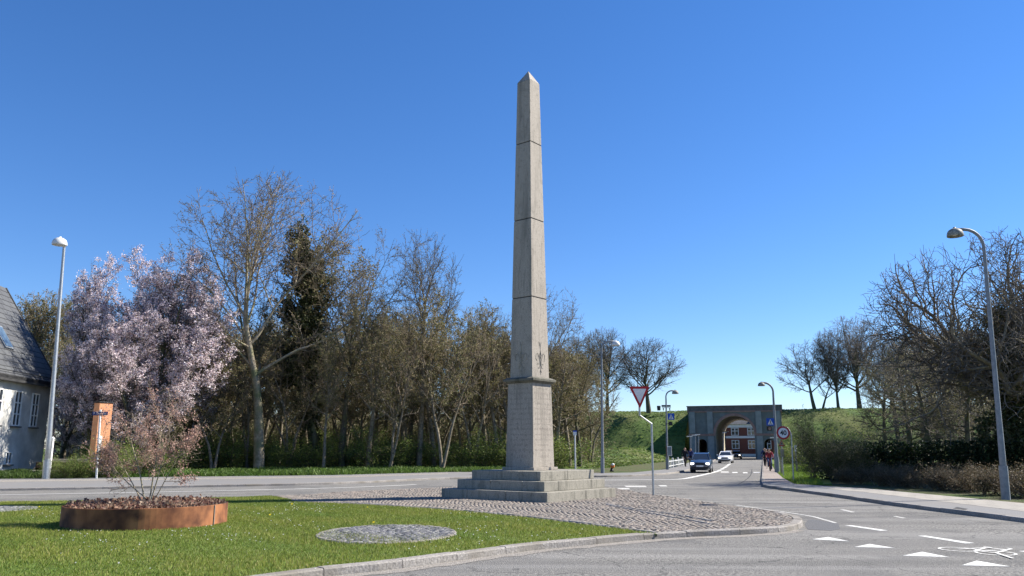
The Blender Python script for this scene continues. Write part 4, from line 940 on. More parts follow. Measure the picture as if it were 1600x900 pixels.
# crest trees
crest = make_tree('crest_tree', 'round-crowned bare tree on the rampart crest behind the give-way sign', 'tree', 44, env_tree(14, 5.7, base=.2, tl=.42, n=(13, 11, 9, 4), ang=(45, 40, 44, 48), trunk=.4, t0=.5, rmin=.02), 'bark_dark', 'twig_grey')
crest2 = make_tree('crest_tree', 'two-stemmed bare tree on the crest right of the gate', 'tree', 47, env_tree(13.5, 5.5, base=.18, n=(8, 10, 8, 4), ang=(42, 40, 44, 48), t0=.5, rmin=.02, stems=[((0, 0, -.2), (-.15, 0, 1), 6.5, .32), ((1.0, 0, -.2), (.35, 0, 1), 5, .22)]), 'bark_dark', 'twig_grey')
def cplace(t, px, ty, wd, rz, lab, Y=152):
    q = A(px, ty, Y); place(t, q.x, q.y, CREST-.3, h=q.z-CREST+.3, rz=rz, R=wd, label=lab, group='bare trees on the rampart crest')
cplace(crest, 1010, 529, 5.9, .4, 'round-crowned bare tree on the rampart crest behind the give-way sign')
cplace(copy_tree(crest), 946, 512, 4.6, 2.4, 'bare tree on the rampart crest behind the slim street lamp')
cplace(copy_tree(crest), 905, 525, 4.2, 4.0, 'leftmost crest tree, partly hidden by the wood')
cplace(crest2, 1266, 530, 5.9, .2, 'two-stemmed bare tree on the crest right of the gate')
cplace(copy_tree(crest), 1300, 512, 4.0, 1.2, 'narrow bare tree between two larger ones on the right crest')
cplace(copy_tree(crest), 1331, 494, 6.2, 5.3, 'tallest round-crowned tree on the right crest')
cplace(copy_tree(crest2), 1380, 515, 5.4, 3.3, 'crest tree overlapped by the dark trees at the right')
for i, px in enumerate((1415, 1450, 1490, 1530)): cplace(copy_tree(crest), px, 520+5*(i % 2), 4.6, i*1.7, 'bare crest tree behind the dark right-hand trees, '+('leftmost', 'second from left', 'third from left', 'rightmost')[i]+' of the four')

# right side trees
dark = make_tree('bare_tree', 'dark twiggy tree', 'tree', 52, env_tree(14, 3.4, base=.12, tl=.85, n=(26, 10, 7, 4), ang=(62, 45, 45, 48), trunk=.26, t0=.15, rmin=.016), 'bark_dark', 'twig_grey', budl(5000, .1))
for i, (px, ty, wd, lab) in enumerate(((1409, 540, 3.2, 'leftmost of the dark twiggy trees behind the right hedge'), (1450, 520, 3.0, 'second dark twiggy tree from the left behind the right hedge'), (1484, 525, 3.2, 'middle dark twiggy tree behind the right hedge'), (1512, 520, 3.0, 'dark twiggy tree left of the large street lamp'), (1370, 560, 2.4, 'small dark twiggy tree at the left end of the right-hand group'), (1545, 520, 3.4, 'dark twiggy tree behind the ivy-clad trunk'))):
    Y = 68+(i % 3)*6; q = A(px, ty, Y); (place if i == 0 else dup)(dark, q.x, q.y, 0, h=q.z, rz=i*1.1, R=wd, label=lab, group='dark trees behind the right hedge')
for i, (px, ty, Y) in enumerate(((1390, 530, 96), (1425, 508, 99), (1465, 512, 94), (1500, 500, 98), (1535, 505, 92), (1575, 500, 96), (1438, 560, 60), (1495, 550, 58), (1530, 545, 62))):
    q = A(px, ty, Y); dup(dark, q.x, q.y, 0, h=q.z, rz=i*2.3+.5, R=3.8 if Y > 80 else 2.8, label='dark bare tree behind the right hedge, '+('leftmost of the far row', 'second in the far row', 'third in the far row', 'fourth in the far row', 'fifth in the far row', 'rightmost of the far row', 'leftmost of the near three', 'middle of the near three', 'rightmost of the near three')[i], group='deep trees behind the right hedge')
gn = make_tree('walnut_tree', 'large gnarled bare tree with crooked limbs reaching over the right-hand hedge', 'tree', 61,
    dict(seg=(1.0, .7, .45, .3, .25), end=(.45, .3, .35, .45, .6), wig=(.06, .17, .24, .28, .3), trop=(.0, .05, .05, .05, .04), n=(13, 11, 9, 4), t0=(.3, .15, .12, .1), ang=(55, 48, 50, 52), len=(1.35, .52, .46, .42), rr=(.62, .55, .6, .65), rmin=.017, levels=5, taper=.0, R=8.5, env=(7.0, 9.0, 6.6), stems=[((0, 0, -.2), (-.1, 0, 1), 5.5, .5)]), 'bark_mid', 'twig_grey')
q = A(1600, 700, 44); place(gn, q.x, q.y, 0, A(1560, 368, 44).z, rz=.9, R=7.6)

# leaf clouds: ivy, evergreen masses
def cloud(name, blobs, n, size, cols, parent=None, seed=1, lo=.5, hi=1.3, shell=.35):
    Rn = np.random.RandomState(seed); w_ = np.array([b_[3]*b_[4]*b_[5] for b_ in blobs])**.66; w_ /= w_.sum(); ks = Rn.choice(len(blobs), n, p=w_); B = np.array(blobs)[ks]
    d = Rn.normal(size=(n, 3)); d /= np.linalg.norm(d, axis=1)[:, None]; r = (shell+(1-shell)*Rn.rand(n)**.6)[:, None]*(1+.12*np.sin(d[:, :1]*7+ks[:, None])+.1*np.sin(d[:, 2:]*9))
    P = B[:, :3]+d*r*B[:, 3:6]; V, F = quads_at(P, size, Rn, aspect=.85); return npmesh(name, V, F, ['leafmix'], parent=parent, tint=tints(n, cols, Rn, lo, hi))
ivyc = [(.05, .065, .02), (.07, .085, .03), (.035, .05, .016), (.10, .105, .045), (.12, .11, .06)]
def ivy_tree(label, px, by, pxtop, ty, blobs_px, Y, n, size, seed):
    bse = A(px, by, Y); bse.z = 0; t = thing('ivy_tree', label, 'tree', tuple(bse)); tp = A(pxtop, ty, Y)-bse
    b = MB(); k = 8; pts = [Vector((0, 0, -.2)).lerp(tp, i/k)+Vector((.25*math.sin(i*1.7), .2*math.cos(i*2.1), 0))*(i > 0) for i in range(k+1)]; b.tube(pts, [.34*(1-.09*i) for i in range(k+1)], 8); b.build('trunk', 'bark_dark', t, smooth=True)
    bl = []; Rr = random.Random(seed)
    for x, y, rx, ry in blobs_px:
        c = A(x, y, Y)-bse; sx = rx*Y/1250; sy = ry*Y/1250; 
        for q in range(16): bl.append((c.x+Rr.gauss(0, .42)*sx, c.y+Rr.gauss(0, .42)*sx, c.z+Rr.gauss(0, .6)*sy, sx*Rr.uniform(.15, .55), sx*Rr.uniform(.15, .55), sy*Rr.uniform(.3, .8)))
    cloud('ivy', bl, n, size, ivyc, t, seed, shell=.1)
    cw = [c_ for c_ in thin.children if c_.name.startswith('crown')][0].copy(); COL.objects.link(cw); cw.parent = t; k_ = tp.z*1.04/thin['_h']; cw.scale = (k_*1.1, k_*1.1, k_); cw.rotation_euler = (0, 0, seed)
    return t
it = ivy_tree('dark ivy-smothered tree standing amid the left wood', 490, 725, 472, 375, [(474, 400, 24, 34), (480, 440, 33, 34), (488, 480, 38, 36), (480, 525, 40, 34), (470, 560, 38, 30), (487, 605, 20, 34), (490, 655, 16, 34), (448, 480, 16, 20)], 69, 30000, .21, 3)
ivy_tree('ivy-clad dark trunk at the right edge behind the large street lamp', 1582, 760, 1572, 480, [(1572, 500, 24, 30), (1580, 550, 32, 34), (1575, 600, 38, 36), (1580, 650, 40, 34), (1590, 700, 46, 34), (1600, 740, 50, 30), (1565, 570, 24, 30)], 42, 22000, .15, 5)

# blossom trees
blc = [(.87, .75, .76), (.82, .68, .70), (.92, .86, .86), (.70, .56, .59), (.86, .74, .75), (.22, .15, .14)]  # last dark tint paints the shaded gaps between flowers into the flakes
bspec = env_tree(16, 3.9, base=.12, tl=.6, n=(17, 10, 7, 4), ang=(50, 44, 46, 48), trunk=.28, t0=.2)
blo = make_tree('blossom_tree', 'tallest pink blossom tree at the left of the wood', 'tree', 71, bspec, 'bark_dark', 'twig_grey', dict(n=38000, size=.125, cols=blc, spread=.13, own='blossom', clump=1.9, cut=-.02))
p = A(250, 720, 61); place(blo, p.x, p.y, 0, A(250, 388, 61).z, rz=.5, R=4.1, group='pink blossom trees')
for px, ty, Y, wd, rz, lab in ((182, 402, 62, 2.8, 2.2, 'blossom tree left of the tallest one, above the brick shed'), (165, 487, 58.5, 2.4, 4.0, 'low pale pink blossom tree rising over the brick shed'), (108, 570, 63, 2.2, 5.2, 'small blossom tree at the corner of the white house'), (318, 412, 66, 3.0, 3.3, 'blossom tree at the right of the pink group, mixed with bare twigs'), (216, 396, 64, 3.3, 4.8, 'blossom tree filling the gap between the two tallest pink crowns'), (232, 490, 58, 3.2, 1.2, 'low blossom tree directly behind the planter shrub')):
    q = A(px, ty, Y); dup(blo, q.x, q.y, 0, h=q.z, rz=rz, R=wd, label=lab, group='pink blossom trees')

# planter shrub
r0 = .022; ss = dict(seg=(.35, .25, .15, .1), end=(.5, .4, .4, .5), wig=(.05, .12, .18, .2), trop=(.03, .05, .03, .02), n=(7, 6, 5), t0=(.35, .2, .1), ang=(40, 42, 45), len=(.55, .5, .5), rr=(.6, .6, .6), rmin=.0045, levels=4, taper=.3,
    stems=[((0, 0, -.1), (-.2, 0, 1), 1.9, r0), ((.05, .05, -.1), (.1, .1, 1), 2.1, r0), ((.1, 0, -.1), (.28, -.05, 1), 1.9, r0*.9), ((-.05, 0, -.1), (-.55, .1, 1), 1.7, r0*.8), ((.0, 0, .1), (-1.2, -.1, .8), 1.5, r0*.7), ((.1, .1, -.1), (.45, .2, 1), 1.6, r0*.7)])
shb = make_tree('planter_shrub', 'many-stemmed shrub with dry reddish leaves growing in the rusty planter', 'shrub', 81, ss, 'bark_pale', 'twig_pale', dict(n=7500, size=.046, cols=[(.50, .31, .25), (.42, .25, .20), (.56, .37, .30), (.32, .19, .15)], spread=.045, own='dry_leaves', clump=5.5, cut=.1), tlev=1)
q = A(228, 780, pc.y); place(shb, q.x, pc.y, ISL+.45, h=A(228, 597, pc.y).z-ISL-.45, rz=0, R=1.1)
Rn = np.random.RandomState(12); n = 3800; rr2 = (PR-.06)*np.sqrt(Rn.rand(n)*.85+.15*Rn.rand(n)); th = Rn.rand(n)*2*PI; rr2 = np.where(Rn.rand(n) < .6, (PR-.05)*(.75+.25*Rn.rand(n)), rr2)
P = np.c_[pc.x+rr2*np.cos(th), pc.y+rr2*np.sin(th), ISL+.40+.10*(1-rr2/PR)+np.abs(Rn.normal(0, .035, n))]
V, F = quads_at(P, .075, Rn); tag(npmesh('dead_leaves', V, F, ['leafmix'], tint=tints(n, [(.2, .1, .07), (.3, .18, .12), (.12, .06, .05), (.36, .26, .18)], Rn)), kind='stuff', label='crumpled brown dead leaves covering the soil in the planter')

# shrubs ---------------------------------------------------------------
def shrub(name, label, cols, H, Wd, nl, size, seed, barkm='bark_mid', twig='twig_mid', cat='shrub', group=None, lean=1.0, fill=1.0):
    Rr = random.Random(seed); st = [((Rr.uniform(-.3, .3)*Wd, Rr.uniform(-.3, .3)*Wd, -.1), (Rr.gauss(0, .45*lean), Rr.gauss(0, .45*lean), 1), H*Rr.uniform(.7, 1.0), .03) for _ in range(9)]
    sp_ = dict(seg=(.5, .3, .2), end=(.4, .4, .5), wig=(.1, .16, .2), trop=(.02, .04, .02), n=(10, 8), t0=(.1, .1), ang=(42, 45), len=(.5, .5), rr=(.6, .6), rmin=.008, levels=3, taper=.3, stems=st)
    return make_tree(name, label, cat, seed, sp_, barkm, twig, dict(n=nl, size=size, cols=cols, spread=.16, own='foliage'), group=group)
gcols = [(.14, .21, .04), (.20, .26, .055), (.095, .15, .03), (.25, .28, .075)]
us = shrub('woodland_shrub', 'fresh green shrub in the undergrowth at the front edge of the wood', gcols, 3.2, 2.4, 8000, .10, 91)
LU = 'fresh green shrub in the undergrowth at the front edge of the wood'; GU = 'undergrowth shrubs along the wood'
place(us, A(600, 700, 66).x, 66, 0, 3.6, wide=1.3, label=LU, group=GU)
for i in range(28):
    px = 178+i*(860-178)/27+R.uniform(-12, 12); Y = R.choice((64, 67, 70, 75, 80)); q = A(px, 700, Y); dup(us, q.x, Y, 0, h=R.uniform(1.8, 4.4)*(1.0 if Y > 66 else .62), rz=R.uniform(0, 6), wide=R.uniform(1.2, 1.7), label=LU, group=GU)
for px, Y, hh, wd, lab in ((110, 46.5, 1.5, 1.3, 'low dark green shrub at the foot of the house steps'), (135, 47, 1.7, 1.4, 'green shrub left of the street name sign post'), (190, 48, 2.0, 1.4, 'green shrub right of the street name sign post'), (220, 50, 2.4, 1.5, 'taller green shrub behind the planter shrub, by the pavement')):
    q = A(px, 700, Y); dup(us, q.x, Y, 0, h=hh, rz=px, wide=wd, label=lab, group='shrubs near the house')
tk = shrub('thicket_bush', 'tall brown leafless thicket bush filling the dark depth of the wood', [(.20, .185, .09), (.16, .15, .08), (.24, .20, .12), (.13, .15, .06)], 5.5, 3.0, 12000, .13, 97)
for i in range(26):
    px = 120+i*(900-120)/25; Y = 97+(i % 3)*4; q = A(px, 700, Y); (place if i == 0 else dup)(tk, q.x, Y, 0, h=R.uniform(7.5, 10.0), rz=R.uniform(0, 6), wide=R.uniform(.95, 1.2), label='tall brown leafless thicket bush filling the dark depth of the wood', group='thicket in the depth of the wood')
# ground cover strip
def tufts(name, poly, n, hgt, wdt, cols, z, seed, label, lean=.5, bend=True):
    Rn = np.random.RandomState(seed); P = np.array(poly); lo, hi = P.min(0), P.max(0); C = np.zeros((0, 2))
    while len(C) < n:
        q = lo+Rn.rand(n*2, 2)*(hi-lo); C = np.concatenate([C, q[inpoly(q, poly)]])
    C = C[:n]; a = Rn.rand(n)*2*PI; w_ = wdt*Rn.uniform(.6, 1.3, n); h_ = hgt*Rn.uniform(.4, 1.3, n); ln = Rn.normal(0, lean, (n, 2))*h_[:, None]
    pf = np.sin(C[:, 0]*1.3+np.sin(C[:, 1]*.8)*2)+np.sin(C[:, 1]*1.9+C[:, 0]*.6)+.7*np.sin(C[:, 0]*4.1+C[:, 1]*3.3)
    h_ = h_*(1+.28*pf/2); patch = np.c_[1+.16*pf/1.5, 1+.10*pf/1.5, 1+.2*pf/1.5]; patch = np.clip(patch, .5, 1.6)
    dx = np.c_[np.cos(a), np.sin(a)]*w_[:, None]/2; V = np.zeros((n, 4, 3)); V[:, 0, :2] = C-dx; V[:, 1, :2] = C+dx; V[:, 2, :2] = C+dx*.35+ln; V[:, 3, :2] = C-dx*.35+ln; V[:, :2, 2] = z-.01; V[:, 2:, 2] = z+h_[:, None]
    o = npmesh(name, V.reshape(-1, 3), np.arange(4*n).reshape(-1, 4), ['bladeM'], tint=tints(n, cols, Rn, .7, 1.25)*patch); return tag(o, label, kind='stuff')
lg = [(.18, .23, .03), (.145, .195, .028), (.22, .265, .045), (.29, .285, .09)]
near_lawn = [p for p in lawn_poly]
lx = [p for p in gp([(-120, 940), (480, 903), (612, 888), (725, 873), (829, 858), (915, 850), (1022, 836.5), (985, 831), (900, 820), (800, 808), (700, 799), (600, 792), (462, 786.5), (250, 786.5), (0, 791.5), (-120, 794)], ISL)]
def notin(poly_fn): return poly_fn
tufts('lawn_grass', lawn_poly, 320000, .034, .012, lg, ISL, 5, 'short mown green lawn grass')
# clear of planter and paving: raise nothing, those sit above the blades
Rn = np.random.RandomState(77)
def flowers(name, n, cols, size, label, seed, polyg, cluster=True):
    Rn = np.random.RandomState(seed); P = np.array(polyg); lo, hi = P.min(0), P.max(0); q = lo+Rn.rand(n*14, 2)*(hi-lo); q = q[inpoly(q, polyg)]
    f = np.sin(q[:, 0]*1.1+2)+np.sin(q[:, 1]*.9)+np.sin(q[:, 0]*2.3+q[:, 1]*1.7); keep = (f+Rn.normal(0, .9, len(q)) > 1.1) if cluster else np.ones(len(q), bool); q = q[keep][:n]
    d = np.hypot(q[:, 0]-pc.x, q[:, 1]-pc.y) > PR+.05; d &= (((q[:, 0]-cc.x)/(CRX+.1))**2+((q[:, 1]-cc.y)/(CRY+.1))**2) > 1; q = q[d]; m = len(q)
    V = np.zeros((m, 4, 3)); s = size*Rn.uniform(.7, 1.3, m)
    for k, (a, c) in enumerate(((-1, -1), (1, -1), (1, 1), (-1, 1))): V[:, k, 0] = q[:, 0]+a*s*.5; V[:, k, 1] = q[:, 1]+c*s*.4; V[:, k, 2] = ISL+.04+c*s*.3+Rn.normal(0, .002, m)
    return tag(npmesh(name, V.reshape(-1, 3), np.arange(4*m).reshape(-1, 4), ['leafmix'], tint=tints(m, cols, Rn, .85, 1.1)), label, kind='stuff')
flowers('daisies', 420, [(.7, .7, .64)], .017, 'tiny white daisies dotted over the lawn', 5, lx)
flowers('dandelions', 9, [(.8, .62, .03)], .04, 'a few yellow dandelions in the lawn', 9, lx, False)
vc = [(.08, .15, .025), (.06, .11, .02), (.12, .19, .04)]
tufts('verge_weeds', [(p[0], p[1]) for p in gp([(150, 749), (400, 746.3), (520, 744.8), (700, 739.8), (860, 739.2), (880, 735), (700, 734), (400, 739), (150, 742)])]+[], 60000, .30, .08, vc, .0, 15, 'bright green weeds and ground elder along the wood edge', lean=.7)
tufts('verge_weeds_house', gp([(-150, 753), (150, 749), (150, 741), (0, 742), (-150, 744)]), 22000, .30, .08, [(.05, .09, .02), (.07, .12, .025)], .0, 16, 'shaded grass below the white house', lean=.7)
tufts('verge_grass', gp([(1206, 727), (1213, 738), (1225, 748), (1241, 756), (1264, 757.5), (1285, 757), (1262, 722)], .03), 30000, .12, .03, [(.14, .22, .03), (.18, .27, .04)], .03, 17, 'sunlit grass verge under the speed limit sign')
# bank tussocks
Rn = np.random.RandomState(30); n = 60000
def bank_z(X, Y):
    Z = CREST*(1-np.exp(-2.4*np.clip((Y+2)/16, 0, 9)))/(1-math.exp(-2.4))*(Y > -2); return np.minimum(Z, CREST)
def bank_tufts(o, n, seed, name, label):
    me = o.data; V = np.zeros(len(me.vertices)*3); me.vertices.foreach_get('co', V); V = V.reshape(-1, 3)
    d = V-np.array([GC.x, GC.y, 0]); lx_ = d[:, 0]*.948-d[:, 1]*.317; ly_ = d[:, 0]*.317+d[:, 1]*.948
    ok = (ly_ < 17) & (np.abs(lx_) < 60) & (ly_ > -70); V = V[ok]; Rn = np.random.RandomState(seed)
    C = V[Rn.randint(0, len(V), n)]+np.c_[Rn.uniform(-.5, .5, (n, 2)), np.zeros(n)]
    P = C+np.c_[np.zeros((n, 2)), Rn.uniform(0, .12, n)]; q, f = quads_at(P, .34, Rn, aspect=.5); q = q.reshape(-1, 4, 3); q[:, :, 2] = C[:, None, 2]+(q[:, :, 2]-C[:, None, 2])*.6+.03
    patch = np.sin(P[:, 0]*.35+1)+np.sin(P[:, 1]*.5+P[:, 2]*1.3); tn = tints(n, [(.10, .16, .03), (.14, .20, .04), (.17, .19, .06), (.07, .12, .025)], Rn)*(1+.18*patch[:, None])
    tag(npmesh(name, q.reshape(-1, 3), f, ['bladeM'], tint=tn), label, kind='stuff')
bank_tufts(bpy.data.objects['grass_rampart_west'], 60000, 3, 'west_bank_tufts', 'tussocky grass on the rampart left of the gate')
bank_tufts(bpy.data.objects['grass_rampart_east'], 45000, 4, 'east_bank_tufts', 'tussocky grass on the rampart right of the gate')

# right hand hedge and bushes
hc = [(.022, .038, .012), (.035, .055, .016), (.018, .028, .010)]
p0, p1 = A(1290, 735, 47), A(1640, 760, 41); hb_ = thing('clipped_hedge', 'long dark clipped hedge behind the brown bushes', 'hedge', (p0.x, p0.y, 0))
bl = []; Rr = random.Random(3); L = 30
for i in range(L):
    q = p0.lerp(p1, i/(L-1)); ht = A(1400, 694+Rr.uniform(-1.5, 1.5), q.y).z
    for z in (.35, ht*.5, ht*.8): bl.append((q.x-p0.x, q.y-p0.y+Rr.uniform(-.1, .1), z, .75, .7, ht*.28))
cloud('hedge_foliage', bl, 34000, .12, hc, hb_, 4, shell=.7)
b = MB(); pts = [Vector((0, 0, 0)), p1-p0]
for i in range(24):
    q = pts[0].lerp(pts[1], i/23); b.tube([(q.x, q.y, -.1), (q.x+Rr.uniform(-.2, .2), q.y, 1.6)], .04, 5)
b.build('stems', 'bark_dark', hb_)
bc = [(.13, .09, .055), (.10, .075, .045), (.17, .125, .07), (.08, .075, .035)]
br_ = shrub('brown_bush', 'brown twiggy bush', bc, 1.7, 1.8, 6500, .06, 95, twig='twig_mid', cat='bush', lean=1.6)
xs = [1335, 1368, 1400, 1432, 1462, 1492, 1522, 1552, 1585, 1618]
for i, px in enumerate(xs):
    Y = 41.5-i*1.35; q = A(px, 700, Y); hh = A(px, 726-(i % 3)*2, Y).z; lab = ('leftmost', 'second from left', 'third from left', 'fourth from left', 'fifth from left', 'sixth from left', 'seventh from left', 'eighth, just left of the large street lamp', 'ninth, right of the large street lamp', 'outermost right')[i]
    (place if i == 0 else dup)(br_, q.x, Y, 0, h=hh, rz=i*1.9, wide=1.45, label='low brown twiggy bush by the right pavement, '+lab, group='brown bushes by the right pavement')
yb = shrub('open_bush', 'tall open dark green bush standing beside the 40 sign', [(.035, .055, .016), (.026, .042, .013), (.06, .08, .022)], 5, 1.6, 14000, .085, 99, 'bark_dark', 'twig_grey', 'bush', lean=.45)
q = A(1268, 751, 45); place(yb, q.x, 45, 0, A(1268, 640, 45).z, wide=.75)
dup(yb, A(1300, 700, 44).x, 44, 0, h=2.6, wide=1.3, rz=2, label='lower dark bush right of the tall open one, hiding the hedge end'); dup(yb, A(1330, 700, 44.5).x, 44.5, 0, h=2.4, wide=1.5, rz=4, label='dark rounded bush at the left end of the brown bushes')
dup(us, A(1300, 700, 60).x, 60, 0, h=3.2, wide=1.5, rz=2, label='green shrub on the bank behind the tall open bush')
dup(us, A(1238, 700, 90).x, 90, 0, h=3.2, wide=1.2, rz=1, label='green shrub beside the gate wall behind the 40 sign')
# small bollards and rope at verge
for i, (px, Y, lab) in enumerate(((1219, 56, 'short wooden post by the curved lamp'), (1243, 60, 'white topped short post behind the 40 sign pole'))):
    q = A(px, 700, Y); b = MB(); b.tube([(0, 0, -.05), (0, 0, .9 if i == 0 else 1.9)], .07, 8); t = thing('bollard', lab, 'bollard', (q.x, Y, 0)); b.build('post', 'wood', t); b = MB(); b.tube([(0, 0, .9 if i == 0 else 1.55), (0, 0, 1.0 if i == 0 else 2.0)], .085, 8); b.build('cap', 'whitepaint' if i else 'wood', t)

# ------------------------------------------------------------------ cars
def car(label, px, py, widthm, paint, Y=None, rz=0, lit=True, H=1.45):
    q = G(px, py) if Y is None else A(px, py, Y); q.z = 0; t = thing('car', label, 'car', tuple(q), rz, 'cars on the road'); W2 = widthm/2; Lc = 4.4
    # body loft: sections along y (front = -y)
    secs = [(-2.18, .45, .62, .74), (-2.1, .28, .72, .9), (-1.9, .2, .80, .97), (-1.3, .18, .90, 1.0), (-.85, .18, .97, 1.0), (0, .18, .98, 1.0), (1.2, .18, 1.0, 1.0), (1.9, .22, 1.0, .97), (2.15, .35, .9, .9), (2.2, .5, .7, .8)]
    b = MB(); n = 0; rings = []
    for y, z0, z1, k in secs:
        w = W2*k; m = (z0+z1)/2; rings.append([(-w*.8, y, z0), (-w*.97, y, z0+.08), (-w, y, m), (-w*.96, y, z1-.08), (-w*.84, y, z1), (0, y, z1+.02), (w*.84, y, z1), (w*.96, y, z1-.08), (w, y, m), (w*.97, y, z0+.08), (w*.8, y, z0)])
    vs = [v for r in rings for v in r]; k = 11; fs = [(i*k+j, i*k+(j+1) % k, (i+1)*k+(j+1) % k, (i+1)*k+j) for i in range(len(rings)-1) for j in range(k)]
    fs += [tuple(range(k))[::-1], tuple((len(rings)-1)*k+j for j in range(k))]; b.add(vs, fs); b.build('body', paint, t, smooth=True)
    rf_ = [(-.95, .97, W2*.86), (-.25, H-.08, W2*.68), (.1, H, W2*.66), (1.0, H-.02, W2*.66), (1.5, H-.14, W2*.68), (2.0, 1.0, W2*.82)]
    b = MB(); vs = []
    for y, z, w in rf_: vs += [(-w, y, z), (w, y, z)]
    vs2 = [(-W2*.86, -.95, .95), (W2*.86, -.95, .95), (-W2*.86, 2.0, .98), (W2*.86, 2.0, .98)]
    fs = [(2*i, 2*i+1, 2*i+3, 2*i+2) for i in range(5)]; base = [(-W2*.88, y, .93) for y, z, w in rf_]+[(W2*.88, y, .93) for y, z, w in rf_]
    vs += base; fs += [(2*i, 2*i+2, 12+i+1, 12+i) for i in range(5)]+[(2*i+3, 2*i+1, 18+i, 18+i+1) for i in range(5)]
    b.add(vs, fs); b.m = [1, 0, 0, 0, 1]+[1, 1, 1, 1, 1]*2; b.build('cabin', [paint, 'glass'], t)
    b = MB()
    for s in (-1, 1): b.tube([(s*W2*.85, -.93, .98), (s*W2*.68, -.26, H-.07), (s*W2*.66, 1.0, H-.01), (s*W2*.82, 1.98, 1.0)], .035, 5); b.tube([(s*W2*.84, .35, .98), (s*W2*.665, .35, H-.02)], .04, 5)
    b.build('pillars', paint, t)
    for s in (-1, 1):
        for y in (-1.35, 1.3):
            b = MB(); b.tube([(s*(W2-.2), y, .31), (s*(W2-.01), y, .31)], .31, 20); wl = b.build('wheel', 'tyre', t); b = MB(); b.tube([(s*(W2-.015), y, .31), (s*(W2+.005), y, .31)], .2, 14); b.build('rim', 'rim', wl)
        b = MB(); b.box((s*W2*.72, -2.12, .66), (W2*.36, .12, .15)); b.build('headlight', 'headlight' if lit else 'skyglass', t, bevel=.03)
        b = MB(); b.box((s*(W2+.09), -.75, 1.0), (.2, .12, .14)); b.build('mirror', paint, t, bevel=.03)
    b = MB(); b.box((0, -2.19, .66), (W2*.8, .06, .14)).box((0, -2.14, .36), (W2*1.5, .12, .14)); b.build('grille', 'black', t)
    b = MB(); b.box((0, -2.235, .5), (.5, .02, .11)); b.build('number_plate', 'signwhite', t)
    return t
rzc = math.atan2(.948, .317)-PI/2
car('dark blue saloon car with headlights on, nearest the camera on the gate road', 1097, 738, 1.52, 'car_blue', rz=rzc*.9)
car('white hatchback car following behind the dark blue car', 1134.5, 723.5, 1.72, 'car_white', rz=rzc)
car('black car coming out of the gate arch', 1151, 716.5, 1.8, 'car_black', Y=150, rz=rzc)
car('pale car parked at the left inside the gate arch', 1139, 715, 1.7, 'car_silver', Y=158, rz=rzc, lit=False)

# ------------------------------------------------------------------ people
def person(label, loc_, rz, joints, mats_, group=None, s=1.0):
    """joints: name -> (x,y,z,radius); one continuous skinned body, coloured by region"""
    J = joints; names = list(J); E = [('pelvis', 'waist'), ('waist', 'chest'), ('chest', 'neck'), ('neck', 'head'), ('head', 'crown'), ('chest', 'shl'), ('shl', 'ell'), ('ell', 'wrl'), ('wrl', 'hdl'), ('chest', 'shr'), ('shr', 'elr'), ('elr', 'wrr'), ('wrr', 'hdr'), ('pelvis', 'hil'), ('hil', 'knl'), ('knl', 'anl'), ('anl', 'tol'), ('pelvis', 'hir'), ('hir', 'knr'), ('knr', 'anr'), ('anr', 'tor')]
    me = bpy.data.meshes.new('p'); me.from_pydata([J[n][:3] for n in names], [(names.index(a), names.index(c)) for a, c in E], [])
    o = bpy.data.objects.new('p', me); COL.objects.link(o); o.modifiers.new('s', 'SKIN'); 
    for i, n in enumerate(names): sv = me.skin_vertices[0].data[i]; sv.radius = (J[n][3], J[n][3]*(.72 if n in ('chest', 'waist', 'pelvis') else 1)); sv.use_root = n == 'pelvis'
    ss_ = o.modifiers.new('ss', 'SUBSURF'); ss_.levels = ss_.render_levels = 2
    dg = bpy.context.evaluated_depsgraph_get(); m2 = bpy.data.meshes.new_from_object(o.evaluated_get(dg)); bpy.data.objects.remove(o)
    m2.name = 'person'; m2.materials.clear()
    for m in mats_: m2.materials.append(M[m])        # skin, top, trousers, hair, shoes
    pts = {n: Vector(J[n][:3]) for n in names}; reg = {'head': 0, 'crown': 3, 'neck': 0, 'hdl': 0, 'hdr': 0, 'wrl': 1, 'wrr': 1, 'knl': 2, 'knr': 2, 'anl': 2, 'anr': 2, 'tol': 4, 'tor': 4, 'pelvis': 2, 'hil': 2, 'hir': 2}
    for p in m2.polygons:
        n = min(names, key=lambda k_: (p.center-pts[k_]).length); p.material_index = reg.get(n, 1); p.use_smooth = True
        if n == 'head' and p.center.z > pts['head'].z+.03 and p.center.y > pts['head'].y-.04: p.material_index = 3
    q = bpy.data.objects.new('person', m2); COL.objects.link(q); q.location = loc_; q.rotation_euler = (0, 0, rz); q.scale = (s, s, s)
    return tag(q, label, 'person', group)
def stand(step=.18, arm=.1):
    return dict(pelvis=(0, 0, .95, .15), waist=(0, 0, 1.1, .15), chest=(0, .01, 1.35, .17), neck=(0, 0, 1.5, .06), head=(0, -.03, 1.62, .10), crown=(0, -.02, 1.72, .085),
        shl=(-.19, 0, 1.42, .075), ell=(-.25, .08+arm, 1.14, .055), wrl=(-.25, arm*.2, .9, .04), hdl=(-.25, -.02, .82, .045), shr=(.19, 0, 1.42, .075), elr=(.25, -arm, 1.14, .055), wrr=(.25, -arm*1.8, .92, .04), hdr=(.25, -arm*2, .84, .045),
        hil=(-.1, 0, .88, .11), knl=(-.1, -step*.7, .5, .075), anl=(-.1, -step, .09, .05), tol=(-.1, -step-.17, .05, .045), hir=(.1, 0, .88, .11), knr=(.1, step*.35, .5, .075), anr=(.1, step*1.1, .11, .05), tor=(.1, step*1.1-.16, .05, .045))
q = G(1071, 729.5, .1); person('person in a long black coat walking at the end of the white fence', tuple(q), .2, stand(), ['skin', 'cl_black', 'cl_black', 'hair', 'black'], 'pedestrians left of the gate', 1.02)
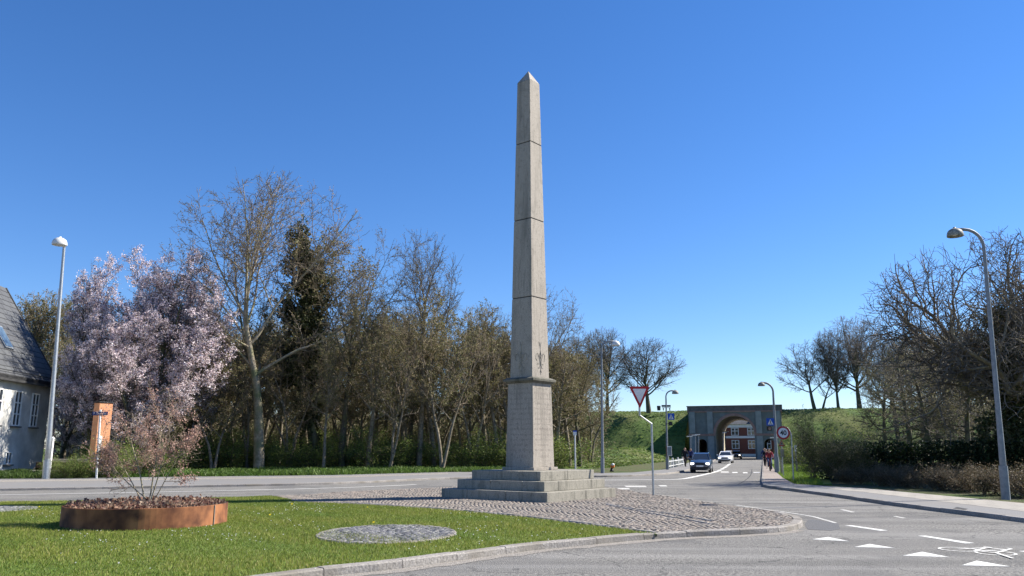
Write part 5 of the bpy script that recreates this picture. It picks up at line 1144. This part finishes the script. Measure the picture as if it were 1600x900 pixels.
q = G(1080, 729, .1); person('person in dark clothes with grey sleeve walking right of the one in the black coat', tuple(q), -.2, stand(.2, .14), ['skin', 'cl_navy', 'cl_black', 'hair', 'black'], 'pedestrians left of the gate', .98)
def ride(up=0):
    return dict(pelvis=(0, .22, .98, .15), waist=(0, .15, 1.13, .15), chest=(0, .02, 1.37, .17), neck=(0, -.06, 1.52, .06), head=(0, -.1, 1.64, .10), crown=(0, -.09, 1.74, .085),
        shl=(-.19, -.02, 1.44, .075), ell=(-.27, -.2, 1.22, .055), wrl=(-.26, -.42, 1.08, .04), hdl=(-.26, -.5, 1.06, .045), shr=(.19, -.02, 1.44, .075), elr=(.27, -.2, 1.22, .055), wrr=(.26, -.42, 1.08, .04), hdr=(.26, -.5, 1.06, .045),
        hil=(-.1, .2, .92, .11), knl=(-.12, -.18, .78, .08), anl=(-.12, -.02, .42, .05), tol=(-.12, -.18, .38, .045), hir=(.1, .2, .92, .11), knr=(.12, -.08, .58, .08), anr=(.12, .1, .2, .05), tor=(.12, -.06, .14, .045))
def bicycle(label, loc_, rz):
    t = thing('bicycle', label, 'bicycle', loc_, rz, 'bicycles on the brick path')
    for y in (-.55, .55):
        b = MB(); n = 28; b.tube([(0, y+.33*math.cos(2*PI*k/n), .34+.33*math.sin(2*PI*k/n)) for k in range(n+1)], .02, 6); 
        wl = b.build('wheel', 'tyre', t); b = MB()
        for k in range(8): b.tube([(0, y, .34), (0, y+.32*math.cos(PI*k/4), .34+.32*math.sin(PI*k/4))], .003, 3)
        b.build('spokes', 'galv', wl)
    b = MB(); b.tube([(0, .55, .34), (0, .1, .3), (0, .25, .85)], .02).tube([(0, .1, .3), (0, -.38, .85)], .02).tube([(0, .22, .8), (0, -.38, .85)], .02).tube([(0, -.55, .34), (0, -.38, .9), (0, -.36, 1.02)], .02).tube([(0, .55, .34), (0, .22, .8)], .015); b.build('frame', 'cl_red', t)
    b = MB(); b.tube([(-.28, -.45, 1.03), (0, -.36, 1.02), (.28, -.45, 1.03)], .016); b.build('handlebar', 'black', t)
    b = MB(); b.box((0, .25, .88), (.16, .26, .06)); b.build('saddle', 'black', t, bevel=.02)
    for s in (-1, 1): b = MB(); b.box((s*.13, .02 if s > 0 else -.02, .2 if s > 0 else .37), (.1, .09, .02)); b.build('pedal', 'black', t)
    return t
for px, py, rz, mt, lab, lb in ((1198.5, 732, -.3, ['skin', 'cl_black', 'cl_black', 'cl_grey', 'black'], 'cyclist in black riding at the left of the pair on the brick path', 'bicycle under the cyclist in black'), (1203.5, 736, -.25, ['skin', 'cl_red', 'cl_jean', 'hair', 'black'], 'cyclist in a red jacket and blue trousers, nearest on the brick path', 'bicycle under the cyclist in red')):
    q = G(px, py, .105); bicycle(lb, tuple(q), rz); person(lab, tuple(q), rz, ride(), mt, 'cyclists on the brick path', .94)
q = G(1195.5, 729, .105); person('pedestrian in dark navy walking behind the cyclists by the gate', tuple(q), .1, stand(.15, .1), ['skin', 'cl_navy', 'cl_black', 'hair', 'black'])
for o in bpy.data.objects:
    if '_h' in o: del o['_h']
